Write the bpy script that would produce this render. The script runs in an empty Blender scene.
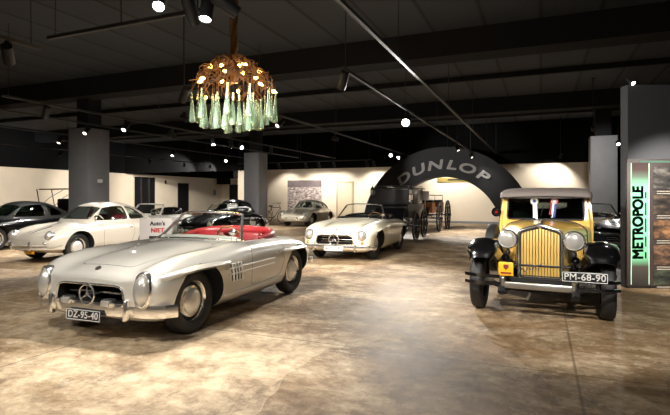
import bpy, bmesh, math, random
from mathutils import Vector, Matrix, Euler
from mathutils.bvhtree import BVHTree

random.seed(7)
SC = bpy.context.scene
COL = SC.collection
PI = math.pi
A = math.radians(22.8)            # the hall runs 22.8 degrees to the right of the view
SA, CA = math.sin(A), math.cos(A)


def W(u, v, z=0.0):               # hall coordinates (u along the aisle, v across) -> world
    return Vector((SA * u + CA * v, CA * u - SA * v, z))


# ------------------------------------------------------------------ camera
cam_d = bpy.data.cameras.new('camera')
cam = bpy.data.objects.new('camera', cam_d)
COL.objects.link(cam)
cam.location = (0, 0, 1.47)
cam.rotation_euler = (PI / 2, 0, 0)
cam_d.sensor_width = 36.0
cam_d.lens = 490.0 / 670.0 * 36.0
cam_d.shift_y = -10.5 / 670.0
cam_d.clip_end = 200
SC.camera = cam

# ------------------------------------------------------------------ world and exposure
world = bpy.data.worlds.new('world')
SC.world = world
world.use_nodes = True
world.node_tree.nodes['Background'].inputs[0].default_value = (1.0, 0.9, 0.8, 1)
world.node_tree.nodes['Background'].inputs[1].default_value = 0.02
SC.view_settings.view_transform = 'Standard'
SC.view_settings.look = 'None'
SC.view_settings.gamma = 1.0
SC.view_settings.use_curve_mapping = False
SC.view_settings.exposure = 0.35
SPOT_GAIN = 1.7                   # one dial for all the track spotlights
SPOT_COL = (1.0, 0.955, 0.89)


# ------------------------------------------------------------------ materials
def srgb(r, g, b):
    def f(c):
        c /= 255.0
        return c / 12.92 if c <= 0.04045 else ((c + 0.055) / 1.055) ** 2.4
    return (f(r), f(g), f(b), 1.0)


def mat(name, rgb, rough=0.5, metal=0.0, coat=0.0, spec=0.5, noise=0.0, nscale=8.0, bump=0.0, bscale=60.0):
    m = bpy.data.materials.new(name)
    m.use_nodes = True
    nt = m.node_tree
    b = nt.nodes['Principled BSDF']
    col = srgb(*rgb)
    b.inputs['Base Color'].default_value = col
    b.inputs['Roughness'].default_value = rough
    b.inputs['Metallic'].default_value = metal
    b.inputs['Coat Weight'].default_value = coat
    b.inputs['Coat Roughness'].default_value = 0.04
    b.inputs['Specular IOR Level'].default_value = spec
    tc = nt.nodes.new('ShaderNodeTexCoord')
    if noise > 0:
        n = nt.nodes.new('ShaderNodeTexNoise')
        n.inputs['Scale'].default_value = nscale
        n.inputs['Detail'].default_value = 5
        r = nt.nodes.new('ShaderNodeValToRGB')
        r.color_ramp.elements[0].position = 0.3
        r.color_ramp.elements[1].position = 0.7
        r.color_ramp.elements[0].color = tuple(c * (1 - noise) for c in col[:3]) + (1,)
        r.color_ramp.elements[1].color = tuple(min(1, c * (1 + noise)) for c in col[:3]) + (1,)
        nt.links.new(tc.outputs['Object'], n.inputs['Vector'])
        nt.links.new(n.outputs['Fac'], r.inputs['Fac'])
        nt.links.new(r.outputs['Color'], b.inputs['Base Color'])
    if bump > 0:
        n2 = nt.nodes.new('ShaderNodeTexNoise')
        n2.inputs['Scale'].default_value = bscale
        bp = nt.nodes.new('ShaderNodeBump')
        bp.inputs['Strength'].default_value = bump
        bp.inputs['Distance'].default_value = 0.01
        nt.links.new(tc.outputs['Object'], n2.inputs['Vector'])
        nt.links.new(n2.outputs['Fac'], bp.inputs['Height'])
        nt.links.new(bp.outputs['Normal'], b.inputs['Normal'])
    return m


def emit(name, rgb, strength):
    m = bpy.data.materials.new(name)
    m.use_nodes = True
    b = m.node_tree.nodes['Principled BSDF']
    b.inputs['Base Color'].default_value = srgb(*rgb)
    b.inputs['Emission Color'].default_value = srgb(*rgb)
    b.inputs['Emission Strength'].default_value = strength
    return m


def glass(name, tint=(0.9, 0.95, 0.93), rough=0.0, fac=0.12):
    """thin pane: mostly clear with a mirror-like sheen"""
    m = bpy.data.materials.new(name)
    m.use_nodes = True
    nt = m.node_tree
    nt.nodes.clear()
    out = nt.nodes.new('ShaderNodeOutputMaterial')
    mix = nt.nodes.new('ShaderNodeMixShader')
    tr = nt.nodes.new('ShaderNodeBsdfTransparent')
    tr.inputs[0].default_value = tint + (1,)
    gl = nt.nodes.new('ShaderNodeBsdfGlossy')
    gl.inputs['Roughness'].default_value = 0.03 + rough
    lw = nt.nodes.new('ShaderNodeLayerWeight')
    pw = nt.nodes.new('ShaderNodeMath')
    pw.operation = 'POWER'
    pw.inputs[1].default_value = 4.0
    ad = nt.nodes.new('ShaderNodeMath')
    ad.operation = 'MULTIPLY_ADD'
    ad.inputs[1].default_value = 0.6
    ad.inputs[2].default_value = fac * 0.5
    ad.use_clamp = True
    nt.links.new(lw.outputs['Facing'], pw.inputs[0])
    nt.links.new(pw.outputs[0], ad.inputs[0])
    nt.links.new(ad.outputs[0], mix.inputs[0])
    nt.links.new(tr.outputs[0], mix.inputs[1])
    nt.links.new(gl.outputs[0], mix.inputs[2])
    nt.links.new(mix.outputs[0], out.inputs[0])
    return m


M = {}
M['chrome'] = mat('chrome', (240, 239, 236), 0.13, 0.95)
M['bright'] = mat('bright_trim', (238, 236, 231), 0.28, 0.55)
M['satin'] = mat('satin_metal', (190, 188, 182), 0.32, 1.0)
M['rubber'] = mat('tyre_rubber', (26, 25, 24), 0.62, 0, noise=0.2, nscale=20)
M['well'] = mat('underbody_black', (12, 12, 12), 0.85)
M['black_trim'] = mat('black_trim', (16, 16, 17), 0.45)
M['dark_metal'] = mat('dark_metal', (34, 33, 32), 0.45, 0.4)
M['glass'] = glass('window_glass')
M['glass_dark'] = glass('tinted_glass', (0.35, 0.42, 0.40), 0, 0.14)
M['lens'] = mat('lamp_glass', (196, 193, 186), 0.22, 0.55, 1.0)
M['amber'] = mat('amber_lens', (215, 120, 30), 0.2, 0, 0.6)
M['red_lens'] = mat('red_lens', (150, 15, 12), 0.2, 0, 0.6)
M['red_leather'] = mat('red_leather', (122, 24, 28), 0.42, 0, noise=0.12, nscale=12, bump=0.15)
M['dark_red'] = mat('dark_red_leather', (110, 22, 30), 0.5, 0, noise=0.12, nscale=12)
M['black_leather'] = mat('black_leather', (22, 21, 20), 0.45, bump=0.15)
M['tan'] = mat('tan_leather', (150, 110, 75), 0.5, noise=0.1)
M['ivory'] = mat('ivory_plastic', (225, 215, 195), 0.3)
M['plate_black'] = mat('plate_black', (10, 10, 12), 0.35)
M['plate_yellow'] = mat('plate_yellow', (225, 165, 20), 0.4)
M['letter_white'] = mat('letter_white', (240, 240, 236), 0.5)
M['white'] = mat('white_enamel', (238, 236, 232), 0.5)
M['silver_paint'] = mat('silver_champagne_paint', (204, 200, 191), 0.30, 0.4, 1.0)
M['satin_roof'] = mat('silver_roof', (66, 67, 67), 0.3, 0.4)
M['ivory_paint'] = mat('ivory_white_paint', (238, 230, 206), 0.3, 0, 1.0)
M['pearl_paint'] = mat('pearl_grey_white_paint', (196, 188, 174), 0.3, 0.05, 1.0)
M['white_paint'] = mat('bright_white_paint', (238, 235, 228), 0.3, 0, 1.0)
M['greige_paint'] = mat('silver_beige_paint', (186, 178, 160), 0.32, 0.35, 1.0)
M['black_paint'] = mat('black_paint', (9, 9, 10), 0.2, 0, 1.0)
M['yellow_paint'] = mat('buttercup_yellow_paint', (236, 194, 100), 0.28, 0, 1.0)
M['vinyl_roof'] = mat('grey_brown_roof_fabric', (112, 103, 98), 0.6, bump=0.2, bscale=150)


# ------------------------------------------------------------------ mesh helpers
def finish(o, angle=35):
    me = o.data
    for p in me.polygons:
        p.use_smooth = True
    try:
        me.set_sharp_from_angle(angle=math.radians(angle))
    except Exception:
        pass


def P(name, bm, m, parent=None, angle=35, fix=True):
    if fix:
        bmesh.ops.recalc_face_normals(bm, faces=bm.faces[:])
    me = bpy.data.meshes.new(name)
    bm.to_mesh(me)
    bm.free()
    o = bpy.data.objects.new(name, me)
    COL.objects.link(o)
    for mm in (m if isinstance(m, (list, tuple)) else [m]):
        me.materials.append(mm)
    if parent:
        o.parent = parent
    finish(o, angle)
    return o


def tag(o, label, cat, group=None):
    o['label'] = label
    o['category'] = cat
    if group:
        o['group'] = group
    return o


def thing(name, label, cat, loc=(0, 0, 0), rz=0.0, group=None):
    o = bpy.data.objects.new(name, None)
    COL.objects.link(o)
    o.empty_display_size = 0.2
    o.location = loc
    o.rotation_euler = (0, 0, rz)
    return tag(o, label, cat, group)


def struct(name, bm, m, rz=-A, angle=35):
    o = P(name, bm, m, None, angle)
    o.rotation_euler = (0, 0, rz)
    o['kind'] = 'structure'
    return o


def kids(o):
    return [c for c in bpy.data.objects if c.parent == o]


def copy_tree(o, parent=None, swap=None):
    c = o.copy()
    COL.objects.link(c)
    c.parent = parent
    if swap and c.type == 'MESH':
        for s in c.material_slots:
            if s.material and s.material.name in swap:
                nm = swap[s.material.name]
                s.link = 'OBJECT'
                s.material = nm
    for ch in o.children:
        copy_tree(ch, c, swap)
    return c


def box(bm, size, loc=(0, 0, 0), rot=None, bevel=0.0, mi=0, seg=2):
    r = bmesh.ops.create_cube(bm, size=1.0)
    vs = r['verts']
    bmesh.ops.scale(bm, vec=size, verts=vs)
    if bevel > 0:
        es = list({e for v in vs for e in v.link_edges})
        rb = bmesh.ops.bevel(bm, geom=es, offset=bevel, segments=seg, affect='EDGES', profile=0.5)
        vs = list({v for f in rb['faces'] for v in f.verts} | {v for v in vs if v.is_valid})
    mt = Matrix.Translation(loc)
    if rot is not None:
        mt = mt @ (rot.to_4x4() if isinstance(rot, Matrix) else Euler(rot).to_matrix().to_4x4())
    bmesh.ops.transform(bm, matrix=mt, verts=vs)
    for f in {f for v in vs for f in v.link_faces}:
        f.material_index = mi
    return vs


def frame_from(d):
    d = Vector(d).normalized()
    up = Vector((0, 0, 1)) if abs(d.z) < 0.95 else Vector((1, 0, 0))
    x = up.cross(d).normalized()
    y = d.cross(x)
    return Matrix((x, y, d)).transposed()      # columns x, y, d


def lathe(bm, prof, loc=(0, 0, 0), axis=(0, 0, 1), seg=24, mi=0):
    """prof: list of (radius, height) turned about axis through loc"""
    R = frame_from(axis)
    rings = []
    for r, h in prof:
        if r < 1e-5:
            rings.append([bm.verts.new(Vector(loc) + R @ Vector((0, 0, h)))])
        else:
            rings.append([bm.verts.new(Vector(loc) + R @ Vector((r * math.cos(2 * PI * k / seg), r * math.sin(2 * PI * k / seg), h))) for k in range(seg)])
    for a, b in zip(rings, rings[1:]):
        for k in range(seg):
            k2 = (k + 1) % seg
            try:
                if len(a) == 1 and len(b) == 1:
                    continue
                if len(a) == 1:
                    f = bm.faces.new((a[0], b[k], b[k2]))
                elif len(b) == 1:
                    f = bm.faces.new((a[k], a[k2], b[0]))
                else:
                    f = bm.faces.new((a[k], a[k2], b[k2], b[k]))
                f.material_index = mi
            except ValueError:
                pass


def cyl(bm, p0, p1, r, r1=None, seg=12, mi=0):
    p0, p1 = Vector(p0), Vector(p1)
    d = p1 - p0
    r1 = r if r1 is None else r1
    lathe(bm, [(0, 0), (r, 0), (r1, d.length), (0, d.length)], p0, d, seg, mi)


def tube(bm, pts, r, seg=8, closed=False, mi=0, flat=1.0):
    """round tube through points; r may be a list; flat squashes the section vertically"""
    pts = [Vector(p) for p in pts]
    n = len(pts)
    rings = []
    prev = None
    for i, p in enumerate(pts):
        if closed:
            d = pts[(i + 1) % n] - pts[i - 1]
        else:
            d = pts[min(i + 1, n - 1)] - pts[max(i - 1, 0)]
        if d.length < 1e-9:
            d = Vector((0, 0, 1))
        d.normalize()
        if prev is None:
            R = frame_from(d)
            x, y = R.col[0].copy(), R.col[1].copy()
        else:
            x = prev - d * prev.dot(d)
            if x.length < 1e-6:
                x = frame_from(d).col[0].copy()
            x.normalize()
            y = d.cross(x)
        prev = x
        rr = r[i] if isinstance(r, (list, tuple)) else r
        rings.append([bm.verts.new(p + x * rr * math.cos(2 * PI * k / seg) + y * rr * flat * math.sin(2 * PI * k / seg)) for k in range(seg)])
    m = n if closed else n - 1
    for i in range(m):
        a, b = rings[i], rings[(i + 1) % n]
        for k in range(seg):
            f = bm.faces.new((a[k], a[(k + 1) % seg], b[(k + 1) % seg], b[k]))
            f.material_index = mi
    if not closed:
        for q in (rings[0], rings[-1]):
            f = bm.faces.new(q)
            f.material_index = mi


def sweep(bm, prof, pts, up=(0, 0, 1), mi=0, closed_prof=True):
    """prof: 2-D points (side, up) carried along pts; side = direction x up"""
    pts = [Vector(p) for p in pts]
    up = Vector(up)
    n = len(pts)
    rings = []
    for i, p in enumerate(pts):
        d = (pts[min(i + 1, n - 1)] - pts[max(i - 1, 0)]).normalized()
        s = d.cross(up).normalized()
        t = s.cross(d)
        rings.append([bm.verts.new(p + s * a + t * b) for a, b in prof])
    k = len(prof)
    for i in range(n - 1):
        for j in range(k if closed_prof else k - 1):
            f = bm.faces.new((rings[i][j], rings[i][(j + 1) % k], rings[i + 1][(j + 1) % k], rings[i + 1][j]))
            f.material_index = mi
    if closed_prof:
        for q in (rings[0], rings[-1]):
            f = bm.faces.new(q)
            f.material_index = mi
    return rings


def prism(bm, poly, axis, a0, a1, mi=0):
    """polygon extruded along an axis: 'x' takes (y,z), 'y' takes (x,z), 'z' takes (x,y)"""
    def mk(p, a):
        if axis == 'x':
            return (a, p[0], p[1])
        if axis == 'y':
            return (p[0], a, p[1])
        return (p[0], p[1], a)
    r0 = [bm.verts.new(mk(p, a0)) for p in poly]
    r1 = [bm.verts.new(mk(p, a1)) for p in poly]
    n = len(poly)
    fs = [bm.faces.new(r0), bm.faces.new(r1)]
    for k in range(n):
        fs.append(bm.faces.new((r0[k], r0[(k + 1) % n], r1[(k + 1) % n], r1[k])))
    for f in fs:
        f.material_index = mi
    bmesh.ops.recalc_face_normals(bm, faces=fs)


def rounded(poly, r=0.05, n=5):
    """round the corners of a 2-D polygon"""
    out = []
    m = len(poly)
    for i in range(m):
        p = Vector(poly[i])
        a = Vector(poly[i - 1]) - p
        b = Vector(poly[(i + 1) % m]) - p
        rr = min(r, a.length * 0.45, b.length * 0.45)
        p0 = p + a.normalized() * rr
        p1 = p + b.normalized() * rr
        for k in range(n + 1):
            t = k / n
            q = p0 * (1 - t) ** 2 + p * 2 * t * (1 - t) + p1 * t * t
            out.append((q.x, q.y))
    return out


def shrink(poly, d):
    """move every edge of a 2-D polygon inward by d (towards the centroid side)"""
    c = sum((Vector(p) for p in poly), Vector((0, 0))) / len(poly)
    out = []
    for p in poly:
        v = Vector(p) - c
        out.append(tuple(c + v * (1 - d / max(v.length, 1e-6))))
    return out


def ellipsoid(bm, loc, rad, rot=None, seg=20, rings=12, mi=0):
    r = bmesh.ops.create_uvsphere(bm, u_segments=seg, v_segments=rings, radius=1.0)
    mt = Matrix.Translation(loc)
    if rot is not None:
        mt = mt @ (rot.to_4x4() if isinstance(rot, Matrix) else Euler(rot).to_matrix().to_4x4())
    mt = mt @ Matrix.Diagonal((rad[0], rad[1], rad[2], 1))
    bmesh.ops.transform(bm, matrix=mt, verts=r['verts'])
    for f in {f for v in r['verts'] for f in v.link_faces}:
        f.material_index = mi


def torus(bm, loc, R, r, axis=(0, 0, 1), seg=28, sides=8, mi=0, sx=1.0, sy=1.0):
    F = frame_from(axis)
    tube(bm, [Vector(loc) + F @ Vector((R * sx * math.cos(2 * PI * k / seg), R * sy * math.sin(2 * PI * k / seg), 0)) for k in range(seg)], r, sides, True, mi)


def text_bm(bm, s, size, mtx, extrude=0.004, bold=0.0, shear=0.0, sx=1.0, align='CENTER', mi=0, space=1.0):
    """flat lettering in the local xy plane of mtx, added to bm"""
    cu = bpy.data.curves.new('t', 'FONT')
    cu.body = s
    cu.size = size
    cu.align_x = align
    cu.align_y = 'CENTER'
    cu.extrude = extrude
    cu.shear = shear
    cu.space_character = space
    cu.resolution_u = 4
    o = bpy.data.objects.new('t', cu)
    COL.objects.link(o)
    dg = bpy.context.evaluated_depsgraph_get()
    me = bpy.data.meshes.new_from_object(o.evaluated_get(dg))
    bpy.data.objects.remove(o)
    bpy.data.curves.remove(cu)
    me.transform(mtx @ Matrix.Diagonal((sx, 1, 1, 1)))
    n0 = len(bm.faces)
    # heavier strokes: the same outline laid down again a hair to each side
    offs = [(0, 0)] if bold <= 0 else [(-bold, -bold), (bold, -bold), (-bold, bold), (bold, bold)]
    for i, (dx, dy) in enumerate(offs):
        m2 = me.copy()
        m2.transform(mtx @ Matrix.Translation((dx, dy, 0)) @ mtx.inverted())
        bm.from_mesh(m2)
        bpy.data.meshes.remove(m2)
    bm.faces.ensure_lookup_table()
    for f in bm.faces[n0:]:
        f.material_index = mi
    bpy.data.meshes.remove(me)


def boolean(a, b, op='DIFFERENCE', remove=True):
    b.parent = a.parent
    md = a.modifiers.new('b', 'BOOLEAN')
    md.operation = op
    md.object = b
    md.solver = 'EXACT'
    md.material_mode = 'TRANSFER'
    bpy.context.view_layer.update()
    dg = bpy.context.evaluated_depsgraph_get()
    me = bpy.data.meshes.new_from_object(a.evaluated_get(dg))
    a.modifiers.clear()
    old = a.data
    a.data = me
    me.name = a.name
    if old.users == 0:
        bpy.data.meshes.remove(old)
    if remove:
        d = b.data
        bpy.data.objects.remove(b)
        if d.users == 0:
            bpy.data.meshes.remove(d)
    finish(a)


def cutter(fn, m):
    bm = bmesh.new()
    fn(bm)
    return P('cut', bm, m)


def dup_mesh(o, name):
    c = o.copy()
    c.data = o.data.copy()
    c.name = name
    COL.objects.link(c)
    return c


def pchip(xs, ys):
    n = len(xs)
    h = [xs[i + 1] - xs[i] for i in range(n - 1)]
    d = [(ys[i + 1] - ys[i]) / h[i] for i in range(n - 1)]
    m = [d[0]] + [0] * (n - 2) + [d[-1]]
    for i in range(1, n - 1):
        if d[i - 1] * d[i] > 0:
            w1, w2 = 2 * h[i] + h[i - 1], h[i] + 2 * h[i - 1]
            m[i] = (w1 + w2) / (w1 / d[i - 1] + w2 / d[i])

    def f(x):
        x = min(max(x, xs[0]), xs[-1])
        i = 0
        while i < n - 2 and x > xs[i + 1]:
            i += 1
        t = (x - xs[i]) / h[i]
        return (ys[i] * (1 + 2 * t) * (1 - t) ** 2 + m[i] * h[i] * t * (1 - t) ** 2
                + ys[i + 1] * t * t * (3 - 2 * t) + m[i + 1] * h[i] * t * t * (t - 1))
    return f


def catmull(pts, n):
    """n samples per span through 2-D points"""
    out = []
    k = len(pts)
    for i in range(k - 1):
        p1, p2 = Vector(pts[i]), Vector(pts[i + 1])
        p0 = Vector(pts[i - 1]) if i > 0 else p1 * 2 - p2
        p3 = Vector(pts[i + 2]) if i + 2 < k else p2 * 2 - p1
        L = (p2 - p1).length
        m1 = (p2 - p0) / max((p2 - p0).length, 1e-6) * L
        m2 = (p3 - p1) / max((p3 - p1).length, 1e-6) * L
        for j in range(n):
            t = j / n
            q = p1 * (2 * t ** 3 - 3 * t * t + 1) + m1 * (t ** 3 - 2 * t * t + t) + p2 * (-2 * t ** 3 + 3 * t * t) + m2 * (t ** 3 - t * t)
            out.append((q.x, q.y))
    out.append(tuple(pts[-1]))
    return out


def loft_body(stations, nx=4, ns=4):
    """stations: (x, [(y,z)...]) from nose to tail, half sections from bottom centre to top centre"""
    st = sorted(stations, key=lambda s: s[0])
    xs = [s[0] for s in st]
    K = len(st[0][1])
    fy = [pchip(xs, [s[1][k][0] for s in st]) for k in range(K)]
    fz = [pchip(xs, [s[1][k][1] for s in st]) for k in range(K)]
    X = []
    for a, b in zip(xs, xs[1:]):
        n = max(nx, int((b - a) / 0.07))
        X += [a + (b - a) * j / n for j in range(n)]
    X.append(xs[-1])
    bm = bmesh.new()
    rings = []
    for x in X:
        half = catmull([(max(fy[k](x), 0), fz[k](x)) for k in range(K)], ns)
        half[0] = (0, half[0][1])
        half[-1] = (0, half[-1][1])
        ring = half + [(-y, z) for y, z in half[-2:0:-1]]
        rings.append([bm.verts.new((x, y, z)) for y, z in ring])
    for a, b in zip(rings, rings[1:]):
        n = len(a)
        for k in range(n):
            bm.faces.new((a[k], a[(k + 1) % n], b[(k + 1) % n], b[k]))
    bm.faces.new(rings[0])
    bm.faces.new(rings[-1])
    return bm


class Surf:
    """ray lookups on a body so that trim lies on its surface"""
    def __init__(self, o):
        bm = bmesh.new()
        bm.from_mesh(o.data)
        self.t = BVHTree.FromBMesh(bm)
        bm.free()

    def side(self, x, z, s=1, off=0.0):
        h = self.t.ray_cast(Vector((x, 3 * s, z)), Vector((0, -s, 0)))
        return (h[0] + h[1] * off * (1 if h[1].y * s > 0 else -1)) if h[0] else Vector((x, 0.8 * s, z))

    def top(self, x, y, off=0.0):
        h = self.t.ray_cast(Vector((x, y, 3)), Vector((0, 0, -1)))
        return (h[0] + h[1] * off * (1 if h[1].z > 0 else -1)) if h[0] else Vector((x, y, 0.8))

    def front(self, y, z, off=0.0, s=1):
        h = self.t.ray_cast(Vector((6 * s, y, z)), Vector((-s, 0, 0)))
        return (h[0] + h[1] * off * (1 if h[1].x * s > 0 else -1)) if h[0] else Vector((1.9 * s, y, z))


def lin(a, b, n):
    return [a + (b - a) * i / (n - 1) for i in range(n)]
# ================================================================== THE HALL
H_CEIL, H_PAINT = 5.5, 3.25


def floor_material():
    m = bpy.data.materials.new('polished_worn_concrete')
    m.use_nodes = True
    nt = m.node_tree
    N, L = nt.nodes, nt.links
    b = N['Principled BSDF']
    tc = N.new('ShaderNodeTexCoord')

    def noise(scale, detail=6, rough=0.6, dist=0.0, stretch=None):
        n = N.new('ShaderNodeTexNoise')
        n.inputs['Scale'].default_value = scale
        n.inputs['Detail'].default_value = detail
        n.inputs['Roughness'].default_value = rough
        n.inputs['Distortion'].default_value = dist
        if stretch:
            mp = N.new('ShaderNodeMapping')
            mp.inputs['Scale'].default_value = stretch
            L.new(tc.outputs['Object'], mp.inputs['Vector'])
            L.new(mp.outputs[0], n.inputs['Vector'])
        else:
            L.new(tc.outputs['Object'], n.inputs['Vector'])
        return n

    def ramp(src, p0, p1, c0=(0, 0, 0, 1), c1=(1, 1, 1, 1)):
        r = N.new('ShaderNodeValToRGB')
        r.color_ramp.elements[0].position = p0
        r.color_ramp.elements[1].position = p1
        r.color_ramp.elements[0].color = c0
        r.color_ramp.elements[1].color = c1
        L.new(src, r.inputs[0])
        return r

    def mix(fac, a, bb, mode='MIX'):
        x = N.new('ShaderNodeMix')
        x.data_type = 'RGBA'
        x.blend_type = mode
        for sock, val in ((x.inputs['Factor'], fac), (x.inputs['A'], a), (x.inputs['B'], bb)):
            if hasattr(val, 'is_output') or hasattr(val, 'links'):
                L.new(val, sock)
            else:
                sock.default_value = val
        return x.outputs['Result']

    def math_(op, a, bb=None):
        x = N.new('ShaderNodeMath')
        x.operation = op
        for i, val in enumerate((a, bb)):
            if val is None:
                continue
            if hasattr(val, 'links'):
                L.new(val, x.inputs[i])
            else:
                x.inputs[i].default_value = val
        return x.outputs[0]

    big = noise(0.22, 4, 0.55, 0.6)
    mid = noise(1.1, 10, 0.74, 0.25, (1.0, 1.5, 1.0))
    fine = noise(7.0, 8, 0.7, 0.4)
    sep = N.new('ShaderNodeSeparateXYZ')
    L.new(tc.outputs['Object'], sep.inputs[0])
    # slabs of different pours: the aisle and the near slab are paler than the bays
    near = math_('LESS_THAN', math_('ADD', sep.outputs['Y'], math_('MULTIPLY', mid.outputs['Fac'], 0.5)), 4.85)
    leftish = math_('LESS_THAN', math_('ADD', sep.outputs['X'], math_('MULTIPLY', big.outputs['Fac'], 3.0)), -0.6)
    nearleft = math_('MULTIPLY', near, leftish)
    aisle = math_('MULTIPLY', math_('GREATER_THAN', sep.outputs['X'], -4.3), math_('LESS_THAN', sep.outputs['X'], -1.2))
    pale = math_('ADD', math_('MULTIPLY', nearleft, 0.09), math_('MULTIPLY', aisle, 0.03))
    wear = math_('ADD', mid.outputs['Fac'], pale)
    base = ramp(big.outputs['Fac'], 0.35, 0.68, srgb(114, 90, 64), srgb(164, 136, 100))
    cream = ramp(wear, 0.47, 0.66)
    c1 = mix(cream.outputs[0], base.outputs[0], srgb(204, 184, 154))
    dark = ramp(noise(0.9, 12, 0.80, 0.2, (1.4, 0.8, 1.0)).outputs['Fac'], 0.52, 0.60)
    c2 = mix(math_('MULTIPLY', dark.outputs[0], 0.55), c1, srgb(82, 66, 50))
    speck = ramp(fine.outputs['Fac'], 0.35, 0.7, srgb(190, 185, 178), srgb(255, 255, 255))
    c3 = mix(1.0, c2, speck.outputs[0], 'MULTIPLY')
    # pale scuffs and dark scrape marks
    sc1 = ramp(noise(6.0, 12, 0.85, 0.1, (0.8, 1.6, 1.0)).outputs['Fac'], 0.54, 0.585)
    sc2 = ramp(noise(0.55, 3, 0.5).outputs['Fac'], 0.42, 0.58)
    c3 = mix(math_('MULTIPLY', math_('MULTIPLY', sc1.outputs[0], sc2.outputs[0]), 0.45), c3, srgb(222, 208, 184))
    sc3 = ramp(noise(4.5, 12, 0.85, 0.1, (1.5, 0.8, 1.0)).outputs['Fac'], 0.535, 0.585)
    sc4 = ramp(noise(0.42, 3, 0.5).outputs['Fac'], 0.40, 0.58)
    c3 = mix(math_('MULTIPLY', math_('MULTIPLY', sc3.outputs[0], sc4.outputs[0]), 0.55), c3, srgb(70, 56, 42))
    # slab joints
    jx = math_('ABSOLUTE', math_('SUBTRACT', math_('FRACT', math_('DIVIDE', math_('ADD', sep.outputs['X'], 4.3), 4.57)), 0.5))
    jy = math_('ABSOLUTE', math_('SUBTRACT', math_('FRACT', math_('DIVIDE', math_('SUBTRACT', sep.outputs['Y'], 4.5), 5.2)), 0.5))
    jl = math_('MAXIMUM', math_('GREATER_THAN', jx, 0.4975), math_('GREATER_THAN', jy, 0.4975))
    c4 = mix(math_('MULTIPLY', jl, 0.5), c3, srgb(60, 46, 34))
    L.new(c4, b.inputs['Base Color'])
    rr = N.new('ShaderNodeMapRange')
    rr.inputs['To Min'].default_value = 0.48
    rr.inputs['To Max'].default_value = 0.8
    L.new(mid.outputs['Fac'], rr.inputs['Value'])
    L.new(rr.outputs[0], b.inputs['Roughness'])
    b.inputs['Specular IOR Level'].default_value = 0.30
    bp = N.new('ShaderNodeBump')
    bp.inputs['Strength'].default_value = 0.12
    bp.inputs['Distance'].default_value = 0.01
    L.new(fine.outputs['Fac'], bp.inputs['Height'])
    L.new(bp.outputs[0], b.inputs['Normal'])
    return m


def ceiling_material():
    m = mat('dark_ceiling_planks', (58, 55, 54), 0.8)
    nt = m.node_tree
    N, L = nt.nodes, nt.links
    b = N['Principled BSDF']
    tc = [n for n in N if n.type == 'TEX_COORD'][0]
    sep = N.new('ShaderNodeSeparateXYZ')
    L.new(tc.outputs['Object'], sep.inputs[0])
    d = N.new('ShaderNodeMath'); d.operation = 'DIVIDE'; d.inputs[1].default_value = 1.2
    f = N.new('ShaderNodeMath'); f.operation = 'FRACT'
    L.new(sep.outputs['X'], d.inputs[0])
    L.new(d.outputs[0], f.inputs[0])
    r = N.new('ShaderNodeValToRGB')
    e = r.color_ramp.elements
    e[0].position = 0.0; e[0].color = srgb(20, 19, 19)
    e[1].position = 0.05; e[1].color = srgb(55, 61, 70)
    n3 = e.new(0.93); n3.color = srgb(61, 67, 77)
    n4 = e.new(1.0); n4.color = srgb(20, 19, 19)
    L.new(f.outputs[0], r.inputs[0])
    L.new(r.outputs[0], b.inputs['Base Color'])
    return m


M['floor'] = floor_material()
M['ceil'] = ceiling_material()
M['cream_wall'] = mat('cream_plaster', (228, 213, 190), 0.85, noise=0.04, nscale=1.2)
M['black_wall'] = mat('black_bulkhead', (15, 15, 16), 0.9, spec=0.1)
M['beam'] = mat('dark_beam', (38, 39, 42), 0.9, spec=0.2)
M['grey_pillar'] = mat('grey_cladding', (134, 135, 139), 0.6, noise=0.05, nscale=3)
M['grey_wall'] = mat('charcoal_partition', (70, 70, 73), 0.7, noise=0.05, nscale=2)

bm = bmesh.new(); box(bm, (70, 70, 0.2), (-6, 14, -0.1)); struct('floor', bm, M['floor'])
bm = bmesh.new(); box(bm, (70, 70, 0.2), (-6, 14, H_CEIL + 0.1)); struct('ceiling', bm, M['ceil'])
# back wall, its black bulkhead, the recess at far left
VB0, VB1, UB = -18.7, 2.3, 28.0
bm = bmesh.new(); box(bm, (VB1 - VB0, 0.25, H_PAINT), ((VB0 + VB1) / 2, UB + 0.125, H_PAINT / 2)); struct('wall_back', bm, M['cream_wall'])
bm = bmesh.new(); box(bm, (48, 0.45, H_CEIL - H_PAINT), (-6, UB + 0.1, (H_CEIL + H_PAINT) / 2)); struct('trim_bulkhead_back', bm, M['black_wall'])
bm = bmesh.new(); box(bm, (0.25, 12.0, H_PAINT), (VB0 - 0.125, UB + 6.1, H_PAINT / 2)); struct('wall_recess_side', bm, M['cream_wall'])
bm = bmesh.new(); box(bm, (10.6, 0.25, H_PAINT), (-23.9, 40.3, H_PAINT / 2)); struct('wall_recess_back', bm, M['cream_wall'])
bm = bmesh.new(); box(bm, (16, 0.25, H_PAINT), (VB1 + 8, UB + 0.3, H_PAINT / 2)); struct('wall_back_dark', bm, M['black_wall'])
bm = bmesh.new(); box(bm, (0.25, 60, H_PAINT), (-29.125, 12, H_PAINT / 2)); struct('wall_left', bm, M['cream_wall'])
bm = bmesh.new(); box(bm, (0.45, 60, H_CEIL - H_PAINT), (-29.1, 12, (H_CEIL + H_PAINT) / 2)); struct('trim_bulkhead_left', bm, M['black_wall'])
bm = bmesh.new(); box(bm, (0.25, 60, H_CEIL), (14.2, 12, H_CEIL / 2)); struct('wall_right', bm, M['grey_wall'])
bm = bmesh.new(); box(bm, (60, 0.25, H_CEIL), (-8, -12.1, H_CEIL / 2)); struct('wall_front', bm, M['cream_wall'])
bm = bmesh.new(); box(bm, (11, 0.1, 0.12), (-5.9, UB - 0.05, 0.06)); struct('baseboard_back', bm, M['grey_pillar'])
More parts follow.
